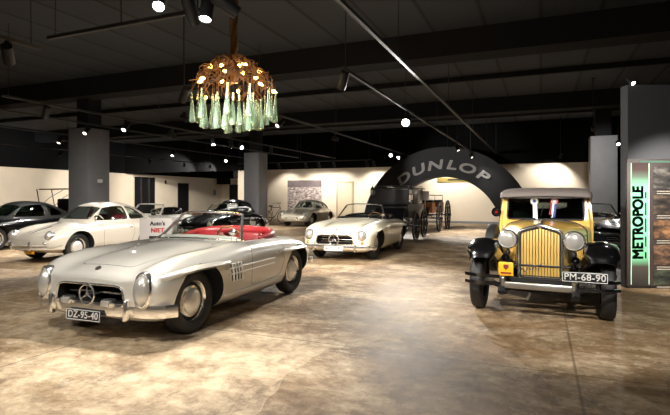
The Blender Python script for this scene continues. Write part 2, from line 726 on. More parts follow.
# ceiling beams across the hall
for k, (u0, dp) in enumerate(((12.3, 0.62), (21.1, 0.62))):
    bm = bmesh.new(); box(bm, (43, 0.7, dp), (-7.4, u0, H_CEIL - dp / 2)); struct('trim_beam_%d' % (k + 1), bm, M['beam'])
for k in range(3):
    bm = bmesh.new(); box(bm, (43, 0.12, 0.16), (-7.4, (5.9, 16.8, 25.0)[k], H_CEIL - 0.08)); struct('trim_rib_%d' % (k + 1), bm, M['beam'])
# pillars: clad to 3.85 m, the bare shaft above
for k, (u, v) in enumerate(((12.6, -14.72), (22.9, -14.3), (22.0, 2.25))):
    bm = bmesh.new()
    box(bm, (0.92, 0.92, 3.85), (v, u, 1.925), bevel=0.01)
    box(bm, (0.55, 0.55, H_CEIL - 3.85), (v, u, (H_CEIL + 3.85) / 2), mi=1)
    struct('pillar_%d' % (k + 1), bm, [M['grey_pillar'], M['beam']])
# charcoal partition at far right, square to the view
bm = bmesh.new(); box(bm, (3.2, 0.2, 3.28), (4.72 + 1.6, 8.0, 1.64)); struct('wall_partition', bm, M['grey_wall'], 0.0)

# doors
M['door_black'] = mat('door_black', (18, 18, 20), 0.5)
M['door_cream'] = mat('door_cream', (212, 193, 164), 0.7)


def door(name, axis, pos, w, h, face, m, handles=0, frame=None):
    """axis 'v': stands in a wall of constant u; 'u': in a wall of constant v"""
    bm = bmesh.new()
    if axis == 'v':
        box(bm, (w, 0.08, h), (pos, face, h / 2))
    else:
        box(bm, (0.08, w, h), (face, pos, h / 2))
    d = struct(name, bm, m)
    bm = bmesh.new()
    fw = 0.08
    for s in (-1, 1):
        if axis == 'v':
            box(bm, (fw, 0.14, h + fw), (pos + s * (w / 2 + fw / 2), face, (h + fw) / 2))
        else:
            box(bm, (0.14, fw, h + fw), (face, pos + s * (w / 2 + fw / 2), (h + fw) / 2))
    if axis == 'v':
        box(bm, (w, 0.14, fw), (pos, face, h + fw / 2))
    else:
        box(bm, (0.14, w, fw), (face, pos, h + fw / 2))
    P('door_frame', bm, frame or m, d)
    if handles:
        for s in (-1, 1):
            bm = bmesh.new()
            box(bm, (0.05, 0.1, 1.9), (face + 0.09, pos + s * 0.42, 1.98), bevel=0.015)
            P('door_handle', bm, M['satin'], d)
    return d


door('door_1', 'u', 29.95, 2.2, 3.05, -28.97, M['door_black'], 2, M['cream_wall'])
door('door_2', 'u', 34.5, 1.15, 2.6, -28.97, M['door_black'])
door('door_3', 'v', -11.1, 0.95, 2.35, UB - 0.02, M['door_cream'], 0, mat('door_edge', (176, 158, 130), 0.7))
door('door_4', 'v', -27.4, 1.1, 2.6, 40.15, M['door_black'])
# ================================================================== TRACKS AND SPOTLIGHTS
Z_TRK = 3.8
M['track'] = mat('track_anthracite', (58, 57, 57), 0.5, 0.3)
M['lamp_black'] = mat('lamp_housing_black', (24, 24, 25), 0.5, 0.1)
M['lens_on'] = emit('lit_spot_lens', (255, 246, 232), 40.0)
M['lens_dim'] = emit('angled_spot_lens', (255, 240, 220), 3.0)


def track(label, v=None, u0=None, u1=None, u=None, v0=None, v1=None, z=Z_TRK, wires=4):
    if u is None:
        a, b = W(u0, v, z), W(u1, v, z)
    else:
        a, b = W(u, v0, z), W(u, v1, z)
    mid = (a + b) / 2
    d = b - a
    t = thing('lighting_track', label, 'lighting track', mid, math.atan2(d.y, d.x), 'suspended lighting tracks')
    L = d.length
    bm = bmesh.new()
    box(bm, (L, 0.055, 0.05))
    P('rail', bm, M['track'], t)
    for x in lin(-L / 2 + 0.15, L / 2 - 0.15, wires):
        bm = bmesh.new()
        cyl(bm, (x, 0, 0.02), (x, 0, H_CEIL - z), 0.008, seg=6)
        P('suspension_wire', bm, M['track'], t)
    return t


track('long bare track nearest the yellow vintage car, running to the top of the arch', v=-2.2, u0=3.0, u1=27.4, wires=6)
track('track with the brightest glowing spotlight, running over the aisle to the arch lettering', v=-3.3, u0=8.2, u1=25.7, wires=5)
track('track running from behind the bottle chandelier towards the open carriages', v=-6.85, u0=11.0, u1=27.0, wires=4)
track('track over the silver roadster row, starting above the cream coupe', v=-11.4, u0=7.4, u1=27.2, wires=5)
track('track passing just right of the front grey pillar', v=-13.3, u0=6.0, u1=26.0, wires=4)
track('track far behind the front grey pillar, over the black cars', v=-16.3, u0=10.0, u1=27.0, wires=4)
track('leftmost track, along the cream wall with the black double doors', v=-21.8, u0=8.0, u1=36.0, wires=4)
track('thin bare cross track near the top edge, left of the chandelier stem', u=5.1, v0=-6.8, v1=-3.9, z=3.85, wires=3)
track('cross track carrying the large spotlights cut by the top edge', u=4.55, v0=-4.7, v1=-2.7, z=3.99, wires=2)
track('short dark track at the top left corner of the hall', v=-7.25, u0=2.5, u1=5.3, wires=2)
track('wall washing track in front of the photo poster', u=26.6, v0=-18.0, v1=-8.9, z=3.6, wires=3)


def spotlight(label, pos, aim, power=0.0, cone=55, big=1.0, lit=True, group='track spotlights', hang=0.15, blend=0.6, stand=False):
    """pos: lamp pivot; a track adapter above it, a tubular head aimed at the target"""
    pos = Vector(pos)
    d = (Vector(aim) - pos).normalized()
    t = thing('track_spotlight', label, 'spotlight', pos, 0, group)
    bm = bmesh.new()
    if stand:
        box(bm, (0.04, 0.04, 0.07), (0, 0, -0.035))
    else:
        w_ = 0.05 * big if hang < 0.5 else 0.018
        box(bm, (w_, w_, hang), (0, 0, hang / 2 + 0.03))
        box(bm, (0.07, 0.07, 0.05), (0, 0, hang + 0.02))
    P('track_adapter', bm, M['lamp_black'], t)
    r, L = 0.062 * big, 0.24 * big
    bm = bmesh.new()
    lathe(bm, [(0, -L * 0.55), (r * 0.9, -L * 0.55), (r, -L * 0.5), (r, L * 0.5), (r * 0.86, L * 0.5), (r * 0.86, L * 0.42), (0, L * 0.42)], (0, 0, 0), d, 16)
    h = P('lamp_head', bm, M['lamp_black'], t)
    bm = bmesh.new()
    lathe(bm, [(0, L * 0.50), (r * 0.6, L * 0.485), (r * 0.84, L * 0.46), (r * 0.84, L * 0.43), (0, L * 0.43)], (0, 0, 0), d, 16)
    P('lens', bm, M['lens_on'] if lit else M['lens_dim'], h)
    if power > 0:
        ld = bpy.data.lights.new('spot_beam', 'SPOT')
        ld.energy = power * SPOT_GAIN
        ld.color = SPOT_COL
        ld.spot_size = math.radians(cone)
        ld.spot_blend = blend
        ld.shadow_soft_size = 0.05
        lo = bpy.data.objects.new('spot_beam', ld)
        COL.objects.link(lo)
        lo.parent = t
        lo.location = d * (L * 0.55 + 0.02)
        lo.rotation_euler = d.to_track_quat('-Z', 'Y').to_euler()
    return t


def at(px, py, z):
    Y = 490 * (z - 1.47) / (197 - py)
    return Vector(((px - 335) / 490 * Y, Y, z))


def on_track(px, py, v, z=None):
    """the point of a track (fixed v) that shows at column px"""
    k = (px - 335) / 490
    Y = v / (CA * k - SA)
    return Vector((k * Y, Y, (Z_TRK - 0.23) if z is None else z))


spotlight('small dark wall washing lamp added for fill right of the arch, above the yellow car roof', W(26.9, 0.9, 3.5), W(28, 0.2, 1.5), 150, 120, 1.0, False, hang=1.9)  # added lamp, brightens the wall right of the arch
spotlight('small dark wall washing lamp added for fill under the middle of the arch', W(27.0, -4.7, 3.6), W(28, -4.7, 0.9), 220, 130, 1.0, False, hang=1.8)  # added lamp, lights the wall seen through the arch opening
# --- over the aisle and the arch
spotlight('dark angled spotlight at the near end of the aisle track', on_track(343, 84, -3.3), W(9.9, -5.0, 0.4), 500, 70, 1.3, False)
spotlight('brightest glowing spotlight, on the aisle track right of the chandelier', on_track(407, 117, -3.3, 3.52), W(6.2, -2.8, 0.3), 600, 75, 1.9, hang=0.2)
spotlight('dark tilted spotlight on the aisle track above the arch lettering', on_track(457, 144, -3.3), W(20.5, -1.6, 0.0), 700, 100, 1.2, False)
spotlight('small spotlight lighting the arch just above its last letters', on_track(471, 151, -3.3), W(24, -1.0, 0.3), 120, 90, 1.0, False)
spotlight('left one of the bright pair of spotlights above the carriage', on_track(391, 152, -6.85), W(15, -5.2, 0.2), 650, 60, 1.3)
spotlight('right one of the bright pair of spotlights above the carriage', on_track(399, 154, -6.85), W(17, -6.2, 0.5), 350, 60, 1.2)
spotlight('dark spotlight hanging on the middle track right of the chandelier bottles', on_track(335, 131, -6.85), W(26.0, -4.2, 2.9), 900, 34, 1.2, False)
spotlight('dark spotlight under the chandelier at its right side', on_track(280, 122, -6.85), W(8.5, -8, 0.4), 450, 70, 1.2, False)
# --- over the parked rows
row = [(46, 109, 'near the left edge, above the silver black-topped car', W(9.0, -13.5, 0.5), 450),
       (126, 127, 'right of the front grey pillar', W(8.6, -11.5, 0.4), 500),
       (172, 134, 'left of the chandelier bottles', W(18.5, -12.4, 0.8), 800),
       (213, 138, 'below the left bottles of the chandelier', W(14.5, -10.5, 0.4), 500),
       (231, 142, 'below the middle of the chandelier, small', W(17, -11, 0.4), 500),
       (241, 144, 'below the middle of the chandelier, large', W(14, -7.5, 0.4), 600),
       (271, 150, 'just right of the second pillar top', W(20, -12, 0.4), 600)]
for px, py, where, tg, pw in row:
    spotlight('glowing white spotlight ' + where, on_track(px, py, -11.4), tg, pw * 0.6, 70, 1.25)
spotlight('spotlight mounted low before the front grey pillar top', on_track(86.6, 127, -13.3), W(8.2, -12.5, 0.5), 500, 70, 1.2, False)
spotlight('small dark spotlight left of the front grey pillar top', on_track(60, 133, -16.3), W(11, -16, 0.5), 400, 70, 1.2, False)
for px, where, tg in ((173, 'far small glowing spotlight left of the second pillar, upper', W(17, -16, 0.4)),
                      (226, 'far glowing spotlight touching the left edge of the second pillar', W(20, -14.5, 0.4))):
    spotlight(where, on_track(px, 0, -16.3), tg, 500, 70, 1.25)
for px, where, tg in ((149, 'far spotlight above the black double doors', W(26, -28.5, 1.3)),
                      (184, 'far spotlight above the single black doorway', W(32, -28.5, 1.3)),
                      (60, 'spotlight washing the cream wall left of the front grey pillar', W(19, -28.8, 1.5))):
    spotlight(where, on_track(px, 0, -21.8), tg, 850, 80, 1.3)
spotlight('far spotlight above the recess in the cream wall', at(210, 166.5, 3.5), W(36, -28, 1.0), 300, 70, 1.3, hang=1.94)
spotlight('spotlight at the corner left of the second pillar', at(241, 169, 3.15), W(27.5, -19.5, 1.2), 350, 80, 1.2, hang=2.28)
# --- wall washers
for px, py, where, pw in ((279, 164.5, 'wall washing spotlight above the photo poster', 70),
                          (306, 167, 'bright wall washing spotlight right above the photo poster', 70),
                          (334, 159, 'wall washing spotlight above the cream door', 70),
                          (319, 157, 'wall washing spotlight between poster and cream door', 100),
                          (367, 164, 'left one of the two spotlights at the left foot of the arch', 70),
                          (374, 166, 'right one of the two spotlights at the left foot of the arch', 70)):
    z = 3.4
    k = (px - 335) / 490
    Y = 26.6 / (SA * k + CA)
    p = Vector((k * Y, Y, 3.36))
    spotlight(where, p, p + W(1.4, 0.0, -2.2), pw, 110, 1.3, True)
# --- the near cross track, seen from below
spotlight('large lit spotlight cut by the top edge, left of the black spotlights', at(160, 0, 3.75), W(2.0, -2.6, 0.2), 240, 70, 1.2)
for px, where, tg, pw, lit in ((191, 'large black spotlight at the top edge, left of the lit one', W(7.6, -4.6, 0.6), 420, False),
                               (207, 'large lit spotlight between two black ones above the chandelier', W(3.6, -3.4, 0.3), 260, True),
                               (226, 'large black spotlight at the top edge, right of the lit one', W(8.5, -0.5, 1.2), 420, False)):
    k = (px - 335) / 490
    Y = 4.6 / (SA * k + CA)
    spotlight(where, (k * Y, Y, 3.63), tg, pw, 75, 1.25, lit, hang=0.28)
spotlight('grey spotlight on the short track in the top left corner', on_track(8, 45, -7.25), W(8, -11, 0.6), 500, 70, 1.3, False)
spotlight('black spotlight hanging left of the chandelier bottles', at(184, 95, 3.5), W(9.5, -9.5, 0.5), 300, 75, 1.3, False, hang=1.94)
# --- fill spotlights added to brighten the cars, floor and title panel
for tg, p, pw, cn in ((W(5.5, -3.6, 0.5), W(0.4, -2.6, 3.9), 350, 70), (W(3.4, -5.6, 0.2), W(-1.0, -5.5, 3.9), 250, 75),
                      (W(6.3, 0.1, 0.9), W(1.2, 0.6, 3.9), 800, 46), (W(2.6, 0.2, 0), W(-1.5, 1.0, 3.9), 220, 70),
                      (W(10.0, -4.7, 0.6), W(3.0, -4.2, 3.9), 720, 45),
                      (W(22.3, -11.3, 0.7), W(12.2, -10.2, 3.9), 1000, 32),
                      (Vector((5.6, 8.0, 0.95)), Vector((4.4, 4.2, 3.9)), 1200, 36)):
    spotlight('fill spotlight added to brighten the hall', p, tg, pw, cn, 1.2, group='added fill spotlights')
spotlight('small dark spotlight added for fill in front of the right-hand grey pillar top', W(18.4, 1.6, 3.75), W(22, 2.2, 2.3), 130, 70, 1.0, False, hang=1.65)  # added lamp, lifts the pillar face out of the dark
spotlight('small glowing spotlight right of the right-hand grey pillar, high up', at(618, 143, 3.5), W(16, 3.0, 0.5), 200, 80, 1.0, True, hang=1.9)
spotlight('small white spotlight on top of the charcoal partition corner', (4.80, 7.95, 3.35), (5.3, 6.0, 1.5), 10, 90, 0.6, stand=True)

# ================================================================== CHANDELIER
M['twig'] = mat('rusty_twig_metal', (112, 78, 48), 0.6, 0.2, noise=0.3, nscale=30)
M['bulb'] = emit('warm_bulb', (255, 196, 100), 22.0)


def bottle_glass():
    m = bpy.data.materials.new('green_bottle_glass')
    m.use_nodes = True
    nt = m.node_tree
    b = nt.nodes['Principled BSDF']
    b.inputs['Base Color'].default_value = srgb(212, 238, 216)
    b.inputs['Roughness'].default_value = 0.06
    b.inputs['Transmission Weight'].default_value = 0.82
    b.inputs['IOR'].default_value = 1.35
    return m


M['bottle'] = bottle_glass()
CH = at(234, 90, 3.35)
ch = thing('bottle_chandelier', 'round chandelier of rusty twigs with glowing bulbs and a fringe of hanging green glass bottles', 'chandelier', CH)
rnd = random.Random(3)
bm = bmesh.new()
for k in range(3):
    n = 14
    top = H_CEIL - CH.z - 0.01
    tube(bm, [(0.045 * math.cos(k * 2.1 + i * 0.9) * (1 - i / n * 0.2), 0.045 * math.sin(k * 2.1 + i * 0.9), 0.12 + (top - 0.12) * i / (n - 1)) for i in range(n)], [0.028 + 0.02 * math.sin(i * 1.7 + k) ** 2 for i in range(n)], 6)
P('twisted_stem', bm, M['twig'], ch)
RC = 0.74


def dome(r):                      # height of the twig umbrella at radius r
    return 0.58 * (1 - (r / RC) ** 1.5) ** 0.7 if r < RC else 0.0


bm = bmesh.new()
for k in range(120):
    a = rnd.uniform(0, 2 * PI)
    r0, r1 = sorted((rnd.uniform(0, RC), rnd.uniform(0.1, RC * 1.02)))
    tw = rnd.uniform(-0.9, 0.9)
    pts = []
    for i in range(6):
        t = i / 5
        r = r0 + (r1 - r0) * t
        pts.append((r * math.cos(a + tw * t) + rnd.uniform(-.05, .05), r * math.sin(a + tw * t) + rnd.uniform(-.05, .05), dome(r) + rnd.uniform(-0.08, 0.07)))
    tube(bm, pts, rnd.uniform(0.005, 0.012), 5)
for k in range(26):
    a = rnd.uniform(0, 2 * PI)
    tube(bm, [(RC * 0.9 * math.cos(a + t * 0.5), RC * 0.9 * math.sin(a + t * 0.5), 0.06 + 0.1 * math.sin(t * 5 + k) + (0.06 if k % 3 else -0.04)) for t in lin(0, 1, 7)], 0.007, 5)
P('twig_canopy', bm, M['twig'], ch)
for k in range(15):
    a = k * 2.399 + 0.4
    r = RC * math.sqrt((k + 1.0) / 15.5)
    z = dome(r) - 0.07 + rnd.uniform(-0.05, 0.04)
    bm = bmesh.new()
    lathe(bm, [(0, -0.05), (0.018, -0.045), (0.03, -0.015), (0.027, 0.01), (0.012, 0.035), (0.009, 0.05)], (r * math.cos(a), r * math.sin(a), z), (math.cos(a) * 0.6, math.sin(a) * 0.6, -0.2), 10)
    P('bulb', bm, M['bulb'], ch)
for k in range(32):
    a = k * 2 * PI / 32 * 1.0 + rnd.uniform(-0.08, 0.08)
    r = RC * (0.98 if k % 3 == 0 else (0.72 if k % 3 == 1 else 0.48)) * rnd.uniform(0.94, 1.04)
    top = rnd.uniform(-0.12, 0.02) - (0.06 if k % 3 else 0.0)
    h = rnd.uniform(0.48, 0.58)
    bm = bmesh.new()
    c = (r * math.cos(a), r * math.sin(a), top)
    lathe(bm, [(0.013, 0.0), (0.016, -0.012), (0.014, -0.03), (0.022, -h * 0.32), (0.040, -h * 0.62), (0.056, -h * 0.9), (0.057, -h * 0.985), (0.046, -h), (0, -h),
               ], c, (rnd.uniform(-.05, .05), rnd.uniform(-.05, .05), 1), 14)
    o = P('glass_bottle', bm, M['bottle'], ch)
    bm = bmesh.new()
    cyl(bm, c, (c[0] * 0.97, c[1] * 0.97, dome(min(r * 0.97, RC - 0.01)) + 0.02), 0.003, seg=5)
    P('hanging_wire', bm, M['twig'], o)
ld = bpy.data.lights.new('bulb_glow', 'POINT')
ld.energy = 35
ld.color = (1.0, 0.72, 0.38)
ld.shadow_soft_size = 0.25
lo = bpy.data.objects.new('bulb_glow', ld)
COL.objects.link(lo)
lo.parent = ch
lo.location = (0, 0, 0.03)

# ================================================================== ARCH, POSTER, SIGNS, PANEL
M['arch'] = mat('arch_black', (34, 34, 38), 0.75, noise=0.1, nscale=2)
M['arch_letter'] = mat('arch_letter_grey', (190, 188, 186), 0.7)
UA, VA = 26.3, -4.74
ar = thing('tyre_arch', 'huge black half-tyre arch with pale curved lettering standing before the cream wall', 'arch', W(UA, VA, 0), -A)
ZC, RI, RO = -0.40, 2.93, 4.50
bm = bmesh.new()
a0 = math.asin(-ZC / RI)
b0 = math.asin(-ZC / RO)
prof = []
nA = 64
outer = [(RO * math.cos(t), ZC + RO * math.sin(t)) for t in lin(b0, PI - b0, nA)]
inner = [(RI * math.cos(t), ZC + RI * math.sin(t)) for t in lin(PI - a0, a0, nA)]
ringf = []
for yy in (-0.35, 0.35):
    ringf.append(([bm.verts.new((x, yy, z)) for x, z in outer], [bm.verts.new((x, yy, z)) for x, z in inner[::-1]]))
(of, inf), (ob, inb) = ringf
for i in range(nA - 1):
    bm.faces.new((of[i], of[i + 1], inf[i + 1], inf[i]))
    bm.faces.new((ob[i], ob[i + 1], inb[i + 1], inb[i]))
    bm.faces.new((of[i], of[i + 1], ob[i + 1], ob[i]))
    bm.faces.new((inf[i], inf[i + 1], inb[i + 1], inb[i]))
for i in (0, nA - 1):
    bm.faces.new((of[i], inf[i], inb[i], ob[i]))
P('arch_body', bm, M['arch'], ar)
bm = bmesh.new()
RL = 3.55
word = 'DUNLOP'
angs = [127, 112.5, 97.5, 83.5, 70.5, 56.5]
for c, deg in zip(word, angs):
    t = math.radians(deg)
    mt = Matrix.Translation((RL * math.cos(t), -0.36, ZC + RL * math.sin(t))) @ Matrix.Rotation(-(t - PI / 2), 4, 'Y') @ Matrix.Rotation(PI / 2, 4, 'X')
    text_bm(bm, c, 0.66, mt, 0.012, 0.022, 0.18, 1.65)
P('lettering', bm, M['arch_letter'], ar)

# yellow strip sign high on the wall behind the arch opening
M['yellow_sign'] = mat('yellow_sign', (128, 112, 52), 0.6)
sg = thing('wall_sign', 'yellow strip sign with a dark line on the wall inside the arch', 'sign', W(UB - 0.02, -4.4, 2.44), -A)
bm = bmesh.new(); box(bm, (2.1, 0.04, 0.26)); P('board', bm, M['yellow_sign'], sg)
bm = bmesh.new(); box(bm, (0.9, 0.01, 0.09), (0, -0.025, 0)); P('caption_bar', bm, M['black_trim'], sg)


def poster_mat(name, c0, c1, c2, scale=3.0, stretch=(1, 1, 2.2), p=(0.35, 0.5, 0.66)):
    m = mat(name, c1, 0.55)
    nt = m.node_tree
    b = nt.nodes['Principled BSDF']
    tc = [n for n in nt.nodes if n.type == 'TEX_COORD'][0]
    mp = nt.nodes.new('ShaderNodeMapping')
    mp.inputs['Scale'].default_value = stretch
    n = nt.nodes.new('ShaderNodeTexNoise')
    n.inputs['Scale'].default_value = scale
    n.inputs['Detail'].default_value = 7
    n.inputs['Roughness'].default_value = 0.65
    r = nt.nodes.new('ShaderNodeValToRGB')
    e = r.color_ramp.elements
    e[0].position = p[0]; e[0].color = srgb(*c0)
    e[1].position = p[2]; e[1].color = srgb(*c2)
    q = e.new(p[1]); q.color = srgb(*c1)
    nt.links.new(tc.outputs['Object'], mp.inputs[0])
    nt.links.new(mp.outputs[0], n.inputs['Vector'])
    nt.links.new(n.outputs['Fac'], r.inputs[0])
    nt.links.new(r.outputs[0], b.inputs['Base Color'])
    return m


ps = thing('photo_poster', 'large old black and white crowd photo poster on the cream back wall', 'poster', W(UB - 0.03, -13.87, 0.28), -A)
bm = bmesh.new(); box(bm, (2.4, 0.03, 2.26), (0, 0, 1.13))
P('print', bm, poster_mat('old_crowd_print', (62, 52, 52), (150, 136, 130), (222, 208, 198), 5.0), ps)
bm = bmesh.new(); box(bm, (2.4, 0.008, 0.42), (0, -0.02, 2.03)); P('sky_band', bm, mat('print_sky', (104, 92, 92), 0.6, noise=0.2, nscale=3), ps)

# tiny signs
for nm, lab, cat, (u, v, z), sz, mm, rz in (
        ('pillar_notice', 'small white notice on the front grey pillar', 'sign', (12.6 - 0.2, -14.45 + 0.475, 2.02), (0.02, 0.2, 0.12), M['white'], -A),
        ('wall_notice', 'small grey notice on the recess side of the far wall', 'sign', (39.0, -28.97, 1.9), (0.03, 0.35, 0.5), M['grey_pillar'], -A),
        ('wall_lamp', 'small dark wall fitting between the black double doors and the single doorway', 'wall lamp', (32.3, -28.95, 2.72), (0.1, 0.1, 0.3), M['dark_metal'], -A),
        ('hanging_box_sign', 'black box hanging under the bulkhead left of the second pillar', 'sign', (37.0, -26.5, 2.92), (1.3, 0.3, 0.62), M['black_wall'], -A)):
    bm = bmesh.new()
    box(bm, sz)
    o = P(nm, bm, mm)
    o.location = W(u, v, z)
    o.rotation_euler = (0, 0, rz)
    tag(o, lab, cat)

# placard in front of the cream coupe
M['placard'] = mat('grey_placard', (196, 190, 186), 0.7)
M['print_dark'] = mat('print_dark', (44, 42, 44), 0.7)
M['print_red'] = mat('print_red', (196, 40, 34), 0.7)
pc = at(156, 229, 0.84); pc = Vector((-0.3653 * 9.3, 9.3, 0))
pl = thing('placard_sign', "pale grey placard on a stand asking visitors not to touch, behind the silver roadster's bonnet", 'sign', pc, math.radians(6))
bm = bmesh.new(); box(bm, (0.60, 0.02, 0.52), (0, 0, 0.81)); P('board', bm, M['placard'], pl)
for s, z, mm, sz in (("Auto's", 0.965, 'print_dark', 0.105), ('NIET', 0.835, 'print_red', 0.115), ('aanraken', 0.715, 'print_dark', 0.085)):
    bm = bmesh.new(); text_bm(bm, s, sz, Matrix.Translation((0.03, -0.012, z)) @ Matrix.Rotation(PI / 2, 4, 'X'), 0.001, 0.004); P('lettering', bm, M[mm], pl)
bm = bmesh.new(); cyl(bm, (0, 0.02, 0.02), (0, 0.02, 0.6), 0.016); P('post', bm, M['dark_metal'], pl)
bm = bmesh.new(); lathe(bm, [(0, 0), (0.17, 0), (0.17, 0.012), (0.03, 0.03), (0, 0.03)], (0, 0.02, 0), seg=24); P('base', bm, M['dark_metal'], pl)

# exhibition panel on the charcoal partition
M['panel_dark'] = mat('panel_dark_brown', (52, 42, 38), 0.5, noise=0.15, nscale=3)
M['print_gold'] = mat('print_pale', (150, 142, 128), 0.6)


def band_mat():
    m = mat('printed_green_band', (128, 190, 150), 0.5)
    nt = m.node_tree
    b = nt.nodes['Principled BSDF']
    tc = [n for n in nt.nodes if n.type == 'TEX_COORD'][0]
    sp = nt.nodes.new('ShaderNodeSeparateXYZ')
    mr = nt.nodes.new('ShaderNodeMapRange')
    mr.inputs['From Min'].default_value = 0.0
    mr.inputs['From Max'].default_value = 2.0
    r = nt.nodes.new('ShaderNodeValToRGB')
    e = r.color_ramp.elements
    e[0].position = 0.0; e[0].color = srgb(30, 28, 27)
    e[1].position = 1.0; e[1].color = srgb(60, 42, 40)
    for p, c in ((0.16, (62, 56, 48)), (0.23, (104, 172, 128)), (0.45, (122, 200, 156)), (0.78, (124, 196, 154)), (0.88, (84, 96, 82)), (0.93, (66, 50, 46))):
        q = e.new(p); q.color = srgb(*c)
    nt.links.new(tc.outputs['Object'], sp.inputs[0])
    nt.links.new(sp.outputs['Z'], mr.inputs[0])
    nt.links.new(mr.outputs[0], r.inputs[0])
    nt.links.new(r.outputs[0], b.inputs['Base Color'])
    return m


XP0 = (626.5 - 335) / 490 * 7.86
pn = thing('exhibition_panel', 'tall dark exhibition panel with a green vertical title band on the charcoal partition', 'panel', (XP0, 7.87, 0.04))
bm = bmesh.new(); box(bm, (1.5, 0.05, 2.04), (0.75, 0, 1.02), bevel=0.004); P('board', bm, M['panel_dark'], pn)
bm = bmesh.new(); box(bm, (0.28, 0.01, 1.96), (0.204, -0.028, 1.0)); P('title_band', bm, band_mat(), pn)
bm = bmesh.new(); text_bm(bm, 'METROPOLE', 0.235, Matrix.Translation((0.175, -0.036, 1.02)) @ Matrix.Rotation(PI / 2, 4, 'X') @ Matrix.Rotation(PI / 2, 4, 'Z'), 0.002, 0.009, 0, 0.88); P('title_lettering', bm, M['black_trim'], pn)
bm = bmesh.new()
for zc, hl in ((0.50, 0.10), (0.72, 0.16), (0.98, 0.22), (1.24, 0.20), (1.46, 0.10)):
    box(bm, (0.022, 0.004, hl), (0.292, -0.036, zc))
P('subtitle_bars', bm, M['black_trim'], pn)
for xs in (0.062, 0.346):
    bm = bmesh.new(); box(bm, (0.012, 0.012, 1.94), (xs, -0.03, 1.0)); P('edge_strip', bm, mat('pale_green_edge', (176, 210, 184), 0.5), pn)
bm = bmesh.new(); box(bm, (1.1, 0.006, 0.035), (0.75, -0.028, 1.995)); P('header_strip', bm, mat('header_green', (66, 92, 78), 0.6), pn)
for k, (z0, z1, c) in enumerate(((1.55, 1.92, (70, 66, 62)), (1.16, 1.46, (66, 54, 44)), (0.76, 1.06, (92, 66, 44)), (0.34, 0.66, (84, 62, 46)), (0.02, 0.26, (48, 52, 40)))):
    bm = bmesh.new(); box(bm, (1.02, 0.01, z1 - z0), (0.93, -0.028, (z0 + z1) / 2))
    pm = poster_mat('panel_photo_%d' % k, tuple(int(x * 0.3) for x in c), tuple(int(x * 0.75) for x in c), tuple(min(255, int(x * 1.5)) for x in c), 4.0, (1, 1, 2.5))
    ph = P('photo_print', bm, pm, pn)
    bm = bmesh.new()
    for j in range(2):
        box(bm, (0.34 - 0.08 * j, 0.004, 0.014), (0.64 - 0.04 * j, -0.036, z0 - 0.03 - 0.035 * j))
    P('caption', bm, M['print_gold'], ph)
# ================================================================== CARS
# car-local frame: +x nose, +y the car's left, z up, origin on the floor midway between the axles
def wheel(parent, x, y, R=0.34, w=0.17, s=1, style='steel', body='silver_paint', rim=0.63):
    c = (x, y, R)
    ax = (0, s, 0)
    ri = R * rim
    bm = bmesh.new()
    lathe(bm, [(ri * 1.04, -w * 0.40), (ri * 0.98, -w * 0.30), (ri * 0.92, -w * 0.1), (ri * 0.92, w * 0.22), (ri * 1.0, w * 0.36), (ri * 1.06, w * 0.40)], c, ax, 36)
    if style == 'steel':
        lathe(bm, [(ri * 0.93, w * 0.10), (ri * 0.80, w * 0.14)], c, ax, 36, mi=1)
        lathe(bm, [(ri * 0.80, w * 0.14), (ri * 0.76, w * 0.26), (ri * 0.66, w * 0.28), (ri * 0.6, w * 0.2), (0, w * 0.2)], c, ax, 36, mi=0)
    elif style == 'disc':
        lathe(bm, [(ri * 0.93, w * 0.0), (ri * 0.8, w * 0.22), (ri * 0.3, w * 0.34), (0, w * 0.34)], c, ax, 36, mi=0)
    wh = P('wheel', bm, [M['chrome'] if style == 'steel' else M['black_paint'], M['well']], parent, 40)
    bm = bmesh.new()
    lathe(bm, [(ri * 1.02, -w * 0.42), (R * 0.80, -w * 0.52), (R * 0.92, -w * 0.5), (R * 0.985, -w * 0.36), (R, -w * 0.2), (R, w * 0.2), (R * 0.985, w * 0.36), (R * 0.92, w * 0.5), (R * 0.80, w * 0.52), (ri * 1.02, w * 0.42)], c, ax, 40)
    P('tyre', bm, M['rubber'], wh, 50)
    bm = bmesh.new()
    lathe(bm, [(ri * 0.64, w * 0.22), (ri * 0.62, w * 0.36), (ri * 0.5, w * 0.47), (ri * 0.3, w * 0.52), (ri * 0.22, w * 0.50), (ri * 0.12, w * 0.56), (0, w * 0.57)], c, ax, 32)
    P('hubcap', bm, M['bright'], wh, 40)
    return wh


def wheels(parent, xf, xr, y, R=0.34, w=0.17, **k):
    for x in (xf, xr):
        for s in (1, -1):
            wheel(parent, x, s * y, R, w, s, **k)


def wheel_arches(o, xf, xr, R, ra, y0=0.5, zc=None, flat=None):
    for x in (xf, xr):
        for s in (1, -1):
            b = cutter(lambda bm: cyl(bm, (x, s * y0, (zc or R)), (x, s * 1.3, (zc or R)), ra, seg=40), M['well'])
            boolean(o, b)


def split_panel(body, name, poly, axis, a0, a1, parent, gap=0.006, mats=None):
    """cut a panel out of the body along a prism and keep it as a part with a thin shut line"""
    core = dup_mesh(body, name)
    inner = cutter(lambda bm: prism(bm, shrink(poly, gap), axis, a0, a1), M['well'])
    outer = cutter(lambda bm: prism(bm, poly, axis, a0, a1), M['well'])
    boolean(core, inner, 'INTERSECT')
    boolean(body, outer, 'DIFFERENCE')
    core.parent = parent
    return core


def cabin_floor(parent, xa, xb, w, mm, z=0.34):
    bm = bmesh.new()
    box(bm, (xb - xa, 2 * w, 0.05), ((xa + xb) / 2, 0, z))
    return P('cabin_floor', bm, mm, parent)


